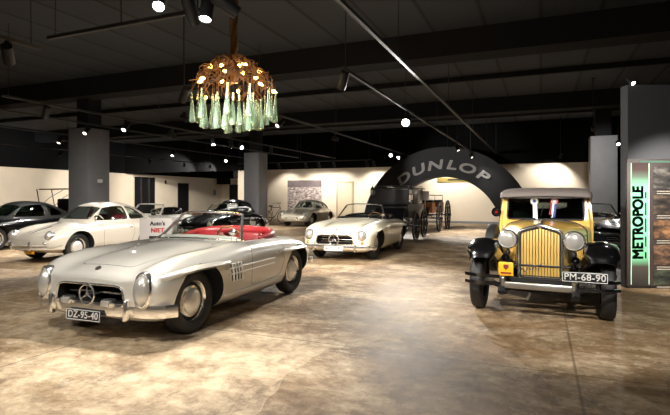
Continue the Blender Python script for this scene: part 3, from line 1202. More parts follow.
def seat(parent, x, y, mm, zb=0.45, top=0.95, w=0.46):
    bm = bmesh.new()
    box(bm, (0.46, w, 0.14), (x + 0.1, y, zb), (0, math.radians(-6), 0), 0.05, seg=3)
    c = P('seat', bm, mm, parent)
    bm = bmesh.new()
    h = top - zb
    box(bm, (0.13, w, h), (x - 0.18, y, zb + h / 2), (0, math.radians(-12), 0), 0.055, seg=3)
    P('backrest', bm, mm, c)


def steering(parent, x, y, z, mm, R=0.20):
    ax = Vector((-0.85, 0, 0.5))
    bm = bmesh.new()
    torus(bm, (x, y, z), R, 0.012, ax, 32, 8)
    F = frame_from(ax)
    for k in range(3):
        a = k * 2 * PI / 3 + 0.5
        cyl(bm, (x, y, z), Vector((x, y, z)) + F @ Vector((R * math.cos(a), R * math.sin(a), 0)), 0.008, seg=6)
    cyl(bm, (x, y, z), Vector((x, y, z)) - ax.normalized() * 0.35, 0.018, seg=8)
    P('steering_wheel', bm, mm, parent)


def plate(parent, s, loc, rz=0.0, w=0.52, h=0.115, tilt=0.0, fg='letter_white', bg='plate_black', size=0.10):
    """number plate facing +x"""
    Rm = Matrix.Translation(loc) @ Matrix.Rotation(rz, 4, 'Z') @ Matrix.Rotation(tilt, 4, 'Y')
    bm = bmesh.new()
    box(bm, (0.012, w, h), bevel=0.004)
    bmesh.ops.transform(bm, matrix=Rm, verts=bm.verts)
    p = P('number_plate', bm, M[bg], parent)
    T = Rm @ Matrix.Translation((0.008, 0, 0)) @ Matrix.Rotation(PI / 2, 4, 'Z') @ Matrix.Rotation(PI / 2, 4, 'X')
    bm = bmesh.new()
    if s:
        text_bm(bm, s, size, T, 0.0015, 0.001, 0, 1.0, space=1.05)
    b = 0.005
    for dy, dz, sy, sz in ((0, h / 2 - 0.008, w - 0.016, b), (0, -h / 2 + 0.008, w - 0.016, b), (w / 2 - 0.008, 0, b, h - 0.016), (-w / 2 + 0.008, 0, b, h - 0.016)):
        n0 = len(bm.verts)
        vs = box(bm, (0.003, sy, sz), (0.007, dy, dz))
        bmesh.ops.transform(bm, matrix=Rm, verts=vs)
    P('lettering', bm, M[fg], p)
    return p


def star_emblem(parent, c, R, mm='chrome'):
    """three-pointed star in a ring, facing +x"""
    bm = bmesh.new()
    torus(bm, c, R, R * 0.10, (1, 0, 0), 32, 8)
    c = Vector(c)
    for k in range(3):
        a = PI / 2 + k * 2 * PI / 3
        tip = c + Vector((0, math.cos(a), math.sin(a))) * R
        for s in (-1, 1):
            b = a + s * PI / 3
            q = c + Vector((0, math.cos(b), math.sin(b))) * R * 0.2
            ctr = c + Vector((R * 0.16, 0, 0))
            back = c - Vector((R * 0.05, 0, 0))
            v = [bm.verts.new(p) for p in (ctr, tip, q, back)]
            bm.faces.new((v[0], v[1], v[2]))
            bm.faces.new((v[3], v[1], v[2]))
    P('star_emblem', bm, M[mm], parent)


def strip(bm, pts, r=0.008, flat=1.0, mi=0):
    tube(bm, pts, r, 6, False, mi, flat)


def windscreen_open(parent, S, xb, xt, wb, wt, zt, bow=0.22, frame='chrome', r=0.014, glass_m='glass'):
    """curved open-car windscreen: base on the body, frame tube all round"""
    n = 17
    base, top = [], []
    for i in range(n):
        t = -1 + 2 * i / (n - 1)
        xx = xb - bow * abs(t) ** 2.2
        p = S.top(xx, wb * t * 0.995)
        base.append(Vector((xx, wb * t, p.z + 0.004)))
        top.append(Vector((xt - bow * 1.0 * abs(t) ** 2.2, wt * t, zt - 0.035 * abs(t) ** 3)))
    fr = None
    bm = bmesh.new()
    tube(bm, base, r * 1.1, 8)
    tube(bm, top, r, 8)
    for i in (0, -1):
        tube(bm, [base[i], (base[i] + top[i]) / 2, top[i]], r * 1.3, 8)
    fr = P('windscreen_frame', bm, M[frame], parent)
    bm = bmesh.new()
    m = 6
    g = [[bm.verts.new(b.lerp(t, j / m)) for j in range(m + 1)] for b, t in zip(base, top)]
    for i in range(n - 1):
        for j in range(m):
            bm.faces.new((g[i][j], g[i + 1][j], g[i + 1][j + 1], g[i][j + 1]))
    P('windscreen_glass', bm, M[glass_m], fr, 180)
    return fr


def bumper(parent, pts, h=0.085, d=0.03, name='front_bumper'):
    """chrome blade bowed along pts, seen with a rounded face"""
    prof = [(-d * 0.2, -h / 2), (d * 0.6, -h * 0.42), (d, -h * 0.2), (d * 1.1, 0), (d, h * 0.2), (d * 0.6, h * 0.42), (-d * 0.2, h / 2), (-d * 0.4, 0)]
    bm = bmesh.new()
    sweep(bm, prof, pts)
    return P(name, bm, M['chrome'], parent, 50)


def smooth_path(pts, n=6):
    xy = []
    P3 = [Vector(p) for p in pts]
    k = len(P3)
    for i in range(k - 1):
        p1, p2 = P3[i], P3[i + 1]
        p0 = P3[i - 1] if i > 0 else p1 * 2 - p2
        p3 = P3[i + 2] if i + 2 < k else p2 * 2 - p1
        for j in range(n):
            t = j / n
            xy.append(0.5 * ((2 * p1) + (p2 - p0) * t + (2 * p0 - 5 * p1 + 4 * p2 - p3) * t * t + (3 * p1 - p0 - 3 * p2 + p3) * t ** 3))
    xy.append(P3[-1])
    return xy


def vlamp(parent, S, x, y, z, rx, rz, s, depth=0.07, d=(1, 0, 0), roll=0.0, name='headlight', amber=False):
    """headlight: chrome surround, bowed glass, set into the wing; d is its outward axis"""
    d = Vector(d).normalized()
    F = frame_from(d)                       # local: x sideways, y up, z outward
    def ring(bm, prof, mi=0):
        n0 = set(bm.verts)
        lathe(bm, prof, (0, 0, 0), (0, 0, 1), 28, mi)
        vs = [v for v in bm.verts if v not in n0]
        for v in vs:
            c = v.co.copy()
            q = F @ Vector((c.x * rx, c.y * rz, c.z * depth))
            v.co = Vector((x, y, z)) + q
    bm = bmesh.new()
    ring(bm, [(1.08, -1.2), (1.10, 0.0), (1.06, 0.25), (0.95, 0.32), (0.90, 0.2), (0.90, -1.0)])
    h = P(name, bm, M['chrome'], parent, 60)
    bm = bmesh.new()
    ring(bm, [(0.92, 0.1), (0.82, 0.42), (0.6, 0.68), (0.3, 0.84), (0, 0.88)])
    P('lens', bm, M['lens'], h, 60)
    return h


SL = [
    (1.85, [(0, .40), (.30, .40), (.44, .43), (.50, .49), (.48, .55), (.40, .60), (.30, .625), (.15, .64), (0, .643)]),
    (1.825, [(0, .31), (.50, .31), (.68, .36), (.73, .47), (.715, .57), (.62, .65), (.42, .66), (.2, .675), (0, .68)]),
    (1.77, [(0, .25), (.62, .26), (.77, .33), (.805, .47), (.795, .62), (.68, .715), (.47, .69), (.24, .71), (0, .715)]),
    (1.65, [(0, .21), (.66, .22), (.81, .32), (.855, .48), (.845, .68), (.70, .79), (.48, .735), (.25, .752), (0, .76)]),
    (1.48, [(0, .19), (.68, .2), (.83, .32), (.885, .50), (.87, .70), (.71, .835), (.49, .77), (.26, .80), (0, .81)]),
    (1.2, [(0, .18), (.68, .19), (.84, .32), (.90, .52), (.885, .73), (.72, .865), (.50, .805), (.27, .845), (0, .85)]),
    (.8, [(0, .18), (.69, .19), (.84, .30), (.90, .52), (.885, .75), (.74, .875), (.53, .84), (.28, .88), (0, .885)]),
    (.4, [(0, .18), (.70, .19), (.84, .28), (.895, .50), (.885, .765), (.77, .885), (.56, .89), (.28, .918), (0, .925)]),
    (0, [(0, .18), (.70, .19), (.83, .28), (.885, .50), (.88, .755), (.79, .875), (.58, .893), (.3, .912), (0, .92)]),
    (-.6, [(0, .18), (.70, .19), (.82, .28), (.875, .50), (.875, .745), (.79, .86), (.58, .885), (.3, .90), (0, .905)]),
    (-1.0, [(0, .19), (.69, .2), (.83, .29), (.885, .50), (.885, .745), (.77, .857), (.56, .877), (.3, .895), (0, .90)]),
    (-1.3, [(0, .20), (.68, .21), (.83, .31), (.89, .52), (.875, .735), (.72, .835), (.5, .845), (.26, .857), (0, .86)]),
    (-1.6, [(0, .24), (.65, .25), (.79, .34), (.85, .52), (.83, .675), (.66, .765), (.46, .77), (.25, .778), (0, .78)]),
    (-1.9, [(0, .28), (.58, .29), (.70, .38), (.75, .52), (.72, .615), (.57, .665), (.4, .675), (.2, .68), (0, .68)]),
    (-2.14, [(0, .34), (.48, .345), (.56, .4), (.6, .49), (.57, .55), (.46, .58), (.3, .59), (.15, .595), (0, .597)]),
    (-2.22, [(0, .40), (.33, .40), (.4, .43), (.42, .48), (.4, .525), (.33, .54), (.22, .548), (.1, .55), (0, .55)]),
]


def scale_stations(st, fx0=1.0, fx1=1.0, ax=1.2, fy=1.0, fz=1.0):
    out = []
    for x, sec in st:
        if x > ax:
            x = ax + (x - ax) * fx0
        elif x < -ax:
            x = -ax + (x + ax) * fx1
        out.append((x, [(y * fy, z * fz) for y, z in sec]))
    return out


def roadster(root, paint, leather, full=True, kind='sl', frame='chrome', number=None, simple=False):
    """open two-seater of the fifties: long bonnet, wide grille with star, chrome bumpers"""
    st = SL if kind == 'sl' else scale_stations(SL, 1.154, 0.95, 1.2, 0.975, 1.0)
    nose = 1.83 if kind == 'sl' else 1.93
    R = 0.345 if kind == 'sl' else 0.325
    body = P('body', loft_body(st, 4, 4), M[paint], root)
    S = Surf(body)
    # wheel openings
    wheel_arches(body, 1.2, -1.2, R, R + 0.065, 0.46)
    # cockpit
    ck = rounded([(.10, -.63), (.10, .63), (-.25, .67), (-.98, .66), (-1.02, .4), (-1.02, -.4), (-.98, -.66), (-.25, -.67)], .08, 4)
    boolean(body, cutter(lambda bm: prism(bm, ck, 'z', .34, 1.3), M[leather]))
    # grille opening
    gw, gz0, gz1 = (.46, .39, .59) if kind == 'sl' else (.46, .395, .60)
    gp = rounded([(-gw, gz0 + .03), (-gw * .92, gz0), (gw * .92, gz0), (gw, gz0 + .03), (gw * .93, gz1 - .02), (gw * .75, gz1), (-gw * .75, gz1), (-gw * .93, gz1 - .02)], .05, 3)
    boolean(body, cutter(lambda bm: prism(bm, gp, 'x', 1.55, 2.4), M['well']))
    if not simple:
        # door and bonnet as panels of their own
        split_panel(body, 'door', rounded([(.17, .36), (.19, .66), (.10, 1.1), (-.70, 1.1), (-.72, .55), (-.62, .36)], .05, 3), 'y', .675, 1.2, root)
        split_panel(body, 'door', rounded([(.17, .36), (.19, .66), (.10, 1.1), (-.70, 1.1), (-.72, .55), (-.62, .36)], .05, 3), 'y', -1.2, -.675, root)
        split_panel(body, 'bonnet', rounded([(1.65, -.36), (1.65, .36), (.46, .55), (.46, -.55)], .10, 4), 'z', .66, 1.2, root)
        split_panel(body, 'boot_lid', rounded([(-1.22, -.5), (-1.22, .5), (-2.0, .36), (-2.0, -.36)], .12, 4), 'z', .62, 1.2, root)
    # grille trim
    bm = bmesh.new()
    loop = [S.front(y, z, .004) for y, z in gp]
    tube(bm, loop, .012, 8, True)
    P('grille_surround', bm, M['chrome'], root, 60)
    bm = bmesh.new()
    xg = nose - .10
    zc = (gz0 + gz1) / 2
    if kind == 'sl':
        box(bm, (.03, gw * 1.84, .03), (xg, 0, zc), bevel=.01)
        box(bm, (.02, gw * 1.84, .010), (xg - .01, 0, zc), bevel=.003)
    else:
        box(bm, (.03, gw * 1.88, .026), (xg, 0, zc), bevel=.01)
        for dz in (-.055, .055):
            box(bm, (.012, gw * 1.8, .012), (xg - .03, 0, zc + dz))
    P('grille_bar', bm, M['chrome'], root)
    bm = bmesh.new(); cyl(bm, (xg, 0, zc), (xg + .15, 0, zc), .03, .02, 12); P('star_mount', bm, M['chrome'], root)
    star_emblem(root, (xg + .155, 0, zc), .098 if kind == 'sl' else .12)
    # bonnet badge
    b = S.top(nose - .09, 0, .004)
    bm = bmesh.new(); lathe(bm, [(0, 0), (.032, 0), (.028, .012), (0, .014)], b, (.5, 0, 1), 16); P('bonnet_badge', bm, M['satin'], root)
    # headlights
    for s in (1, -1):
        if kind == 'sl':
            h0 = S.front(s * .655, .56)
            vlamp(root, S, h0.x - .012, s * .655, .56, .094, .168, s, .085, (1, s * .10, .10))
        else:
            h0 = S.front(s * .64, .60)
            vlamp(root, S, h0.x - .015, s * .64, .60, .105, .115, s, .09, (1, s * .06, .10))
            bm = bmesh.new(); ellipsoid(bm, S.front(s * .66, .43, 0), (.03, .045, .035), None, 12, 8); P('turn_lamp', bm, M['amber'], root)
    # front bumper with over-riders
    zb = .355 if kind == 'sl' else .33
    f = nose + .03
    half = [(f + .01, 0), (f, .30), (f - .03, .52), (f - .04, .70), (f - .10, .84), (f - .21, .935)]
    pts = smooth_path([(x, -y, zb) for x, y in half[::-1]] + [(x, y, zb) for x, y in half[1:]], 5)
    bp = bumper(root, pts[::-1], .125 if kind == 'sl' else .09, .045)
    for s in (1, -1):
        bm = bmesh.new()
        box(bm, (.075, .05, .215), (f + .01, s * .50, zb + .01), (0, -.08, 0), .022, seg=3)
        P('over_rider', bm, M['chrome'], bp)
    if kind == 'sl':
        for s in (1, -1):
            bm = bmesh.new()
            box(bm, (.10, .135, .085), (f + .005, s * .27, .42), None, .03, seg=3)
            fl = P('fog_lamp', bm, M['chrome'], root)
            bm = bmesh.new(); box(bm, (.02, .10, .06), (f + .055, s * .27, .42), None, .009, seg=2); P('lens', bm, M['lens'], fl)
    t = -(nose + .02)
    # rear bumper
    xr = -2.26 if kind == 'sl' else -2.20
    half = [(xr, 0), (xr + .015, .30), (xr + .07, .55), (xr + .22, .75), (xr + .42, .83)]
    pts = smooth_path([(x, -y, .42) for x, y in half[::-1]] + [(x, y, .42) for x, y in half[1:]], 5)
    rb = bumper(root, pts, .085, .03, 'rear_bumper')
    for s in (1, -1):
        bm = bmesh.new()
        box(bm, (.07, .05, .2), (xr - .01, s * .5, .43), None, .022, seg=3)
        P('over_rider', bm, M['chrome'], rb)
        bm = bmesh.new()
        ellipsoid(bm, S.front(s * .58, .55, -.01, -1), (.045, .06, .045), None, 12, 8)
        P('tail_lamp', bm, M['red_lens'], root)
    # plate
    if number:
        plate(root, number, (f + .05, -.02 if kind == 'sl' else 0, .285 if kind == 'sl' else .30), 0, .46, .112, -.08, size=.096, **({} if kind == 'sl' else dict(fg='print_dark', bg='white')))
    # wing eyebrows over the wheels
    for s in (1, -1):
        for xc, x0, x1, zz in ((1.2, .66, 1.74, .70), (-1.2, -1.66, -.68, .69)):
            if kind != 'sl' and xc > 0:
                x0, x1, zz = .55, 1.45, .70
            if kind != 'sl' and xc < 0:
                zz = .68
            bm = bmesh.new()
            n = 15
            rows = []
            for i in range(n):
                q = i / (n - 1)
                x = x0 + (x1 - x0) * q
                wdt = .052 * (math.sin(PI * min(1, q * 1.0)) ** .6) + .002
                zq = zz + .015 * math.sin(PI * q) - (.10 * max(0, q - .55) ** 1.4 if xc > 0 else .07 * max(0, .45 - q) ** 1.3)
                up = S.side(x, zq + .035, s)
                mid = S.side(x, zq, s)
                lo = S.side(x, zq - .035, s)
                rows.append([bm.verts.new(p) for p in (up - Vector((0, s * .012, 0)), up.lerp(mid, .6) + Vector((0, s * wdt * .75, .006)), mid + Vector((0, s * wdt, 0)), lo + Vector((0, s * wdt * .25, .012)), lo - Vector((0, s * .012, 0)))])
            for a, b2 in zip(rows, rows[1:]):
                for k in range(4):
                    bm.faces.new((a[k], a[k + 1], b2[k + 1], b2[k]))
            P('wing_eyebrow', bm, M[paint], root, 70)
    # side trim
    if kind == 'sl':
        for s in (1, -1):
            bm = bmesh.new()
            vp = [(.67, .50), (.70, .70), (.44, .70), (.41, .50)]
            g = [[bm.verts.new(S.side(x, z, s, .003)) for x, z in ((.64 + .05 * j / 3, .48 + .20 * j / 3), (.40 + .05 * j / 3, .48 + .20 * j / 3))] for j in range(4)]
            for a, b2 in zip(g, g[1:]):
                bm.faces.new((a[0], a[1], b2[1], b2[0]))
            vg = P('side_vent', bm, M['dark_metal'], root)
            bm = bmesh.new()
            for j in range(4):
                x = .425 + .062 * j
                strip(bm, [S.side(x, .475, s, .012), S.side(x + .025, .58, s, .014), S.side(x + .05, .685, s, .012)], .013)
            P('vent_fin', bm, M['bright'], vg)
            for z in (.565, .635):
                bm = bmesh.new()
                strip(bm, [S.side(x, z, s, .004) for x in lin(.72, -.42, 12)], .010)
                P('vent_strip', bm, M['bright'], root)
            bm = bmesh.new()
            strip(bm, [S.side(x, .335, s, .002) for x in lin(.76, -.78, 14)], .009)
            P('sill_strip', bm, M['bright'], root)
            bm = bmesh.new()
            box(bm, (.09, .012, .018), S.side(-.55, .70, s, .01), None, .005); P('door_handle', bm, M['chrome'], root)
    # cockpit
    windscreen_open(root, S, .29, -.01, .665, .49, 1.265 if kind == 'sl' else 1.285, .22, frame, .015)
    bm = bmesh.new()
    sweep(bm, [(-.05, -.06), (.05, -.06), (.05, .02), (.02, .05), (-.04, .04)], smooth_path([(.06, -.60, .90), (.11, -.3, .915), (.12, 0, .92), (.11, .3, .915), (.06, .60, .90)], 4))
    P('dashboard', bm, M[paint] if kind == 'sl' else M[leather], root)
    for s in (1, -1):
        seat(root, -.42, s * .33, M[leather], .50, .96)
    steering(root, -.17, .34, .90, M['tan'], .195)
    # padded cover over the folded hood, round the back of the cockpit
    hp = smooth_path([(-.40, -.66, .885), (-.75, -.64, .925), (-.96, -.45, .945), (-1.03, 0, .955), (-.96, .45, .945), (-.75, .64, .925), (-.40, .66, .885)], 6)
    bm = bmesh.new()
    tube(bm, hp, [.025 + .05 * math.sin(PI * i / (len(hp) - 1)) ** .7 for i in range(len(hp))], 10, False, 0, 1.0)
    P('hood_cover', bm, M[leather], root, 60)
    bm = bmesh.new()
    strip(bm, [S.top(p.x * 1.0 - (.07 if p.x < -.9 else 0), p.y * 1.04, .004) for p in hp], .008)
    P('hood_strip', bm, M['chrome'], root)
    # mirrors
    bm = bmesh.new()
    b = S.top(.30, .66, 0)
    cyl(bm, b, b + Vector((0, .02, .11)), .008, seg=6)
    ellipsoid(bm, b + Vector((0, .02, .13)), (.03, .06, .04), None, 12, 8)
    P('wing_mirror', bm, M['chrome'], root)
    wheels(root, 1.2, -1.2, .705 if kind == 'sl' else .68, R, .175, style='steel')
    return S


def underside(root, x0=-1.6, x1=1.6, w=.5, z=.24):
    pass


# --- the small rounded rear-engined cars
P356 = [
    (1.80, [(0, .35), (.25, .35), (.38, .375), (.43, .425), (.40, .475), (.33, .505), (.25, .515), (.12, .52), (0, .52)]),
    (1.75, [(0, .28), (.44, .285), (.60, .335), (.65, .43), (.62, .52), (.52, .565), (.37, .57), (.18, .575), (0, .578)]),
    (1.60, [(0, .22), (.56, .24), (.71, .32), (.76, .45), (.74, .59), (.61, .675), (.42, .635), (.2, .65), (0, .655)]),
    (1.3, [(0, .19), (.6, .21), (.76, .31), (.815, .48), (.795, .66), (.63, .775), (.43, .70), (.2, .72), (0, .73)]),
    (1.05, [(0, .18), (.61, .20), (.78, .31), (.835, .5), (.815, .70), (.65, .81), (.45, .75), (.22, .78), (0, .79)]),
    (.7, [(0, .18), (.62, .19), (.79, .3), (.835, .5), (.82, .71), (.68, .83), (.48, .815), (.24, .85), (0, .86)]),
    (.4, [(0, .17), (.62, .18), (.79, .28), (.835, .5), (.825, .715), (.71, .845), (.52, .875), (.27, .91), (0, .92)]),
    (-.2, [(0, .17), (.62, .18), (.79, .27), (.83, .48), (.82, .705), (.73, .835), (.55, .88), (.28, .92), (0, .93)]),
    (-.8, [(0, .18), (.62, .19), (.80, .3), (.835, .5), (.82, .70), (.71, .83), (.53, .885), (.27, .93), (0, .94)]),
    (-1.05, [(0, .19), (.61, .20), (.80, .32), (.835, .5), (.82, .695), (.70, .815), (.52, .87), (.27, .915), (0, .925)]),
    (-1.5, [(0, .23), (.56, .24), (.74, .34), (.79, .5), (.77, .655), (.65, .755), (.48, .79), (.25, .815), (0, .82)]),
    (-1.85, [(0, .29), (.48, .3), (.61, .38), (.66, .48), (.64, .575), (.53, .635), (.39, .655), (.2, .665), (0, .668)]),
    (-2.1, [(0, .37), (.3, .38), (.42, .42), (.46, .46), (.44, .505), (.37, .53), (.27, .54), (.14, .545), (0, .547)]),
    (-2.15, [(0, .40), (.2, .41), (.3, .43), (.33, .46), (.31, .49), (.27, .505), (.2, .51), (.1, .513), (0, .515)]),
]


def greenhouse_bm(line, width, zb, p=.62, n=14, scale=1.0):
    """line: x -> roof height; width: x -> half width at the waist; superelliptic sections"""
    fx = [a for a, _ in line][::-1]
    fz = [b for _, b in line][::-1]
    wx = [a for a, _ in width][::-1]
    wv = [b for _, b in width][::-1]
    rz, rw = pchip(fx, fz), pchip(wx, wv)
    X = lin(fx[0], fx[-1], 46)
    bm = bmesh.new()
    rows = []
    for x in X:
        zt, w = rz(x), rw(x)
        row = []
        for k in range(2 * n + 1):
            a = PI * k / (2 * n)
            c, s = math.cos(a), math.sin(a)
            sc = (1 if c >= 0 else -1) * abs(c) ** p
            zz = zb + max(zt - zb, .01) * abs(s) ** p
            tum = 1 - .16 * max(0, (zz - .85)) / .45
            row.append(bm.verts.new((x, w * sc * tum, zz)))
        rows.append(row)
    for a, b in zip(rows, rows[1:]):
        for k in range(2 * n):
            bm.faces.new((a[k], a[k + 1], b[k + 1], b[k]))
    return bm


def shell(bm, t):
    bmesh.ops.recalc_face_normals(bm, faces=bm.faces[:])
    bmesh.ops.solidify(bm, geom=bm.faces[:], thickness=t)
    return bm


def coupe(root, paint, interior='dark_red', style='coupe', plates=None, roof=None, frame='chrome', tail=1.0):
    """small rounded two-door: style 'coupe', 'targa' or 'open'"""
    st = scale_stations(P356, 1.0, tail, 1.05)
    R = .32
    body = P('body', loft_body(st, 4, 4), M[paint], root)
    S = Surf(body)
    wheel_arches(body, 1.05, -1.05, R, R + .055, .44)
    ck = rounded([(.40, -.60), (.40, .60), (-.2, .66), (-.95, .60), (-1.0, .3), (-1.0, -.3), (-.95, -.60), (-.2, -.66)], .08, 4)
    boolean(body, cutter(lambda bm: prism(bm, ck, 'z', .34, 1.3), M[interior]))
    dp = rounded([(.40, .30), (.42, .66), (.36, 1.1), (-.55, 1.1), (-.56, .55), (-.46, .30)], .06, 3)
    split_panel(body, 'door', dp, 'y', .66, 1.2, root)
    split_panel(body, 'door', dp, 'y', -1.2, -.66, root)
    split_panel(body, 'bonnet', rounded([(1.62, -.2), (1.62, .2), (1.25, .42), (.62, .50), (.62, -.50), (1.25, -.42)], .14, 4), 'z', .5, 1.2, root)
    line = [(.70, .80), (.62, .88), (.5, .985), (.3, 1.14), (.12, 1.25), (0, 1.285), (-.25, 1.315), (-.6, 1.295), (-.9, 1.215), (-1.2, 1.08), (-1.45, .93), (-1.6, .80)]
    wid = [(.70, .40), (.62, .50), (.5, .60), (.3, .665), (0, .70), (-.5, .71), (-.9, .68), (-1.2, .60), (-1.45, .48), (-1.6, .38)]
    if style != 'open':
        rf = P('roof', shell(greenhouse_bm(line, wid, .70), -.035), M[roof or paint], root)
        gl = P('window_glass', shell(greenhouse_bm(line, wid, .70), -.008), M['glass_dark' if paint == 'black_paint' else 'glass'], root)
        gl.scale = (1, 1, 1)
        sidew = rounded([(.50, .90), (.16, 1.20), (-.10, 1.235), (-.42, 1.235), (-.42, .90)], .05, 4)
        quart = rounded([(-.49, .90), (-.49, 1.235), (-.70, 1.20), (-1.02, .99), (-1.04, .91)], .06, 4)
        scr = rounded([(-.50, .93), (.50, .93), (.455, 1.20), (.25, 1.235), (-.25, 1.235), (-.455, 1.20)], .06, 4)
        rear = rounded([(-.36, .98), (.36, .98), (.33, 1.18), (-.33, 1.18)], .06, 4)
        cuts = [(sidew, 'y', -1, 1), (quart, 'y', -1, 1), (scr, 'x', .06, 2), (rear, 'x', -2, -.75)]
        merged = bmesh.new()
        names = ('side_window', 'quarter_window', 'windscreen', 'rear_window')
        for (poly, ax, a0, a1), nm in zip(cuts, names):
            if ax == 'y':
                for s, side0, side1 in ((1, .2, 1), (-1, -1, -.2)):
                    pane = dup_mesh(gl, nm)
                    boolean(pane, cutter(lambda bm: prism(bm, poly, 'y', side0, side1), M['glass']), 'INTERSECT')
                    pane.parent = root
            else:
                pane = dup_mesh(gl, nm)
                boolean(pane, cutter(lambda bm: prism(bm, poly, ax, a0, a1), M['glass']), 'INTERSECT')
                pane.parent = root
            boolean(rf, cutter(lambda bm: prism(bm, poly, ax, a0, a1), M['black_trim']))
        d = gl.data
        bpy.data.objects.remove(gl)
        bpy.data.meshes.remove(d)
        Sr = Surf(P('tmp', greenhouse_bm(line, wid, .70), M['glass']))
        tmp = bpy.data.objects.get('tmp')
        # bright rims round the glass
        bm = bmesh.new()
        for s in (1, -1):
            for poly in (sidew, quart):
                tube(bm, [Sr.side(x, z, s, .004) for x, z in poly], .009, 6, True)
        tube(bm, [Sr.front(y, z, .004) for y, z in scr], .011, 6, True)
        P('window_rims', bm, M['chrome'], root, 60)
        if style == 'targa':
            bm = bmesh.new()
            poly = [(-.40, .86), (-.40, 1.33), (-.62, 1.33), (-.56, .86)]
            xs = lin(-.42, -.58, 4)
            arc = [PI * k / 20 for k in range(21)]
            rz = pchip([a for a, _ in line][::-1], [b for _, b in line][::-1])
            rw = pchip([a for a, _ in wid][::-1], [b for _, b in wid][::-1])
            g = []
            for x in xs:
                row = []
                for a in arc:
                    c, s = math.cos(a), math.sin(a)
                    zz = .70 + (rz(x) + .014 - .70) * abs(s) ** .62
                    row.append(bm.verts.new((x, (rw(x) + .016) * (1 if c > 0 else -1) * abs(c) ** .62 * (1 - .16 * max(0, zz - .85) / .45), zz)))
                g.append(row)
            for a, b in zip(g, g[1:]):
                for k in range(20):
                    bm.faces.new((a[k], a[k + 1], b[k + 1], b[k]))
            P('targa_bar', shell(bm, .012), M['satin'], root)
        d = tmp.data
        bpy.data.objects.remove(tmp)
        bpy.data.meshes.remove(d)
    else:
        windscreen_open(root, S, .56, .26, .66, .56, 1.235, .26, frame, .014 if frame == 'chrome' else .026)
        hp = smooth_path([(-.45, -.62, .90), (-.80, -.56, .97), (-1.0, -.3, 1.01), (-1.04, 0, 1.02), (-1.0, .3, 1.01), (-.80, .56, .97), (-.45, .62, .90)], 5)
        bm = bmesh.new(); tube(bm, hp, [.03 + .06 * math.sin(PI * i / (len(hp) - 1)) ** .7 for i in range(len(hp))], 10)
        P('hood_cover', bm, M['black_leather'], root, 60)
    for s in (1, -1):
        seat(root, -.30, s * .32, M[interior], .48, 1.02)
    bm = bmesh.new()
    box(bm, (.14, 1.12, .16), (.42, 0, .84), None, .04)
    P('dashboard', bm, M['black_leather'], root)
    steering(root, .14, .33, .88, M['black_trim'] if paint == 'black_paint' else M['ivory'])
    for s in (1, -1):
        h0 = S.front(s * .60, .60)
        vlamp(root, S, h0.x - .02, s * .60, .605, .098, .112, s, .10, (1, s * .06, .38))
        bm = bmesh.new(); ellipsoid(bm, S.front(s * .58, .46, .0), (.035, .05, .035), None, 12, 8); P('turn_lamp', bm, M['lens'], root)
        bm = bmesh.new(); ellipsoid(bm, S.front(s * .46, .55, -.01, -1), (.04, .06, .045), None, 12, 8); P('tail_lamp', bm, M['red_lens'], root)
        bm = bmesh.new(); box(bm, (.10, .02, .02), S.side(-.44, .70, s, .012), None, .006); P('door_handle', bm, M['chrome'], root)
        bm = bmesh.new(); strip(bm, [S.side(x, .235, s, .0) for x in lin(.62, -.62, 8)], .014); P('sill_strip', bm, M['satin'], root)
    # bonnet handle and badge
    bm = bmesh.new(); strip(bm, [S.top(x, 0, .012) for x in lin(1.62, 1.15, 8)], .013); P('bonnet_handle', bm, M['chrome'], root)
    for dname, f, sg in (('front_bumper', 1.90, 1), ('rear_bumper', -2.14 + (1 - tail) * 1.1, -1)):
        half = [(f, 0), (f - sg * .02, .28), (f - sg * .09, .5), (f - sg * .24, .68), (f - sg * .46, .785)]
        zz = .365 if sg > 0 else .42
        pts = smooth_path([(x, -y, zz) for x, y in half[::-1]] + [(x, y, zz) for x, y in half[1:]], 5)
        bp = bumper(root, pts[::-1] if sg > 0 else pts, .11, .035, dname)
        bp.data.materials.clear()
        bp.data.materials.append(M[paint] if paint != 'black_paint' else M['chrome'])
        bm = bmesh.new()
        strip(bm, [p + Vector((sg * .036, 0, .02)) for p in pts], .010)
        P('bumper_strip', bm, M['chrome'], bp)
        for s in (1, -1):
            bm = bmesh.new(); box(bm, (.06, .05, .2), (f + sg * .012, s * .30, zz + .02), None, .02, seg=3); P('over_rider', bm, M['chrome'], bp)
    if plates:
        plate(root, '', (1.84, .20, .255), 0, .30, .09, 0, 'plate_black', plates)
    bm = bmesh.new()
    b = S.top(.50, .64, 0)
    cyl(bm, b, b + Vector((0, .02, .10)), .008, seg=6)
    ellipsoid(bm, b + Vector((0, .02, .125)), (.025, .055, .045), None, 12, 8)
    P('wing_mirror', bm, M['chrome'], root)
    wheels(root, 1.05, -1.05, .66, R, .155, style='steel')
    return S


RZ = -A - PI / 2                   # every parked car points its nose down the aisle towards the view


def place(px, py_or_Y, lateral=0.0, along=0.0):
    Y = py_or_Y
    return Vector(((px - 335) / 490 * Y, Y, 0))


def from_left_front_wheel(P0, yw, xa):
    """car origin from the floor point under its left front tyre"""
    P0 = Vector((P0[0], P0[1], 0))
    n = W(0, 1); d = W(1, 0)
    return P0 - n * yw + d * xa


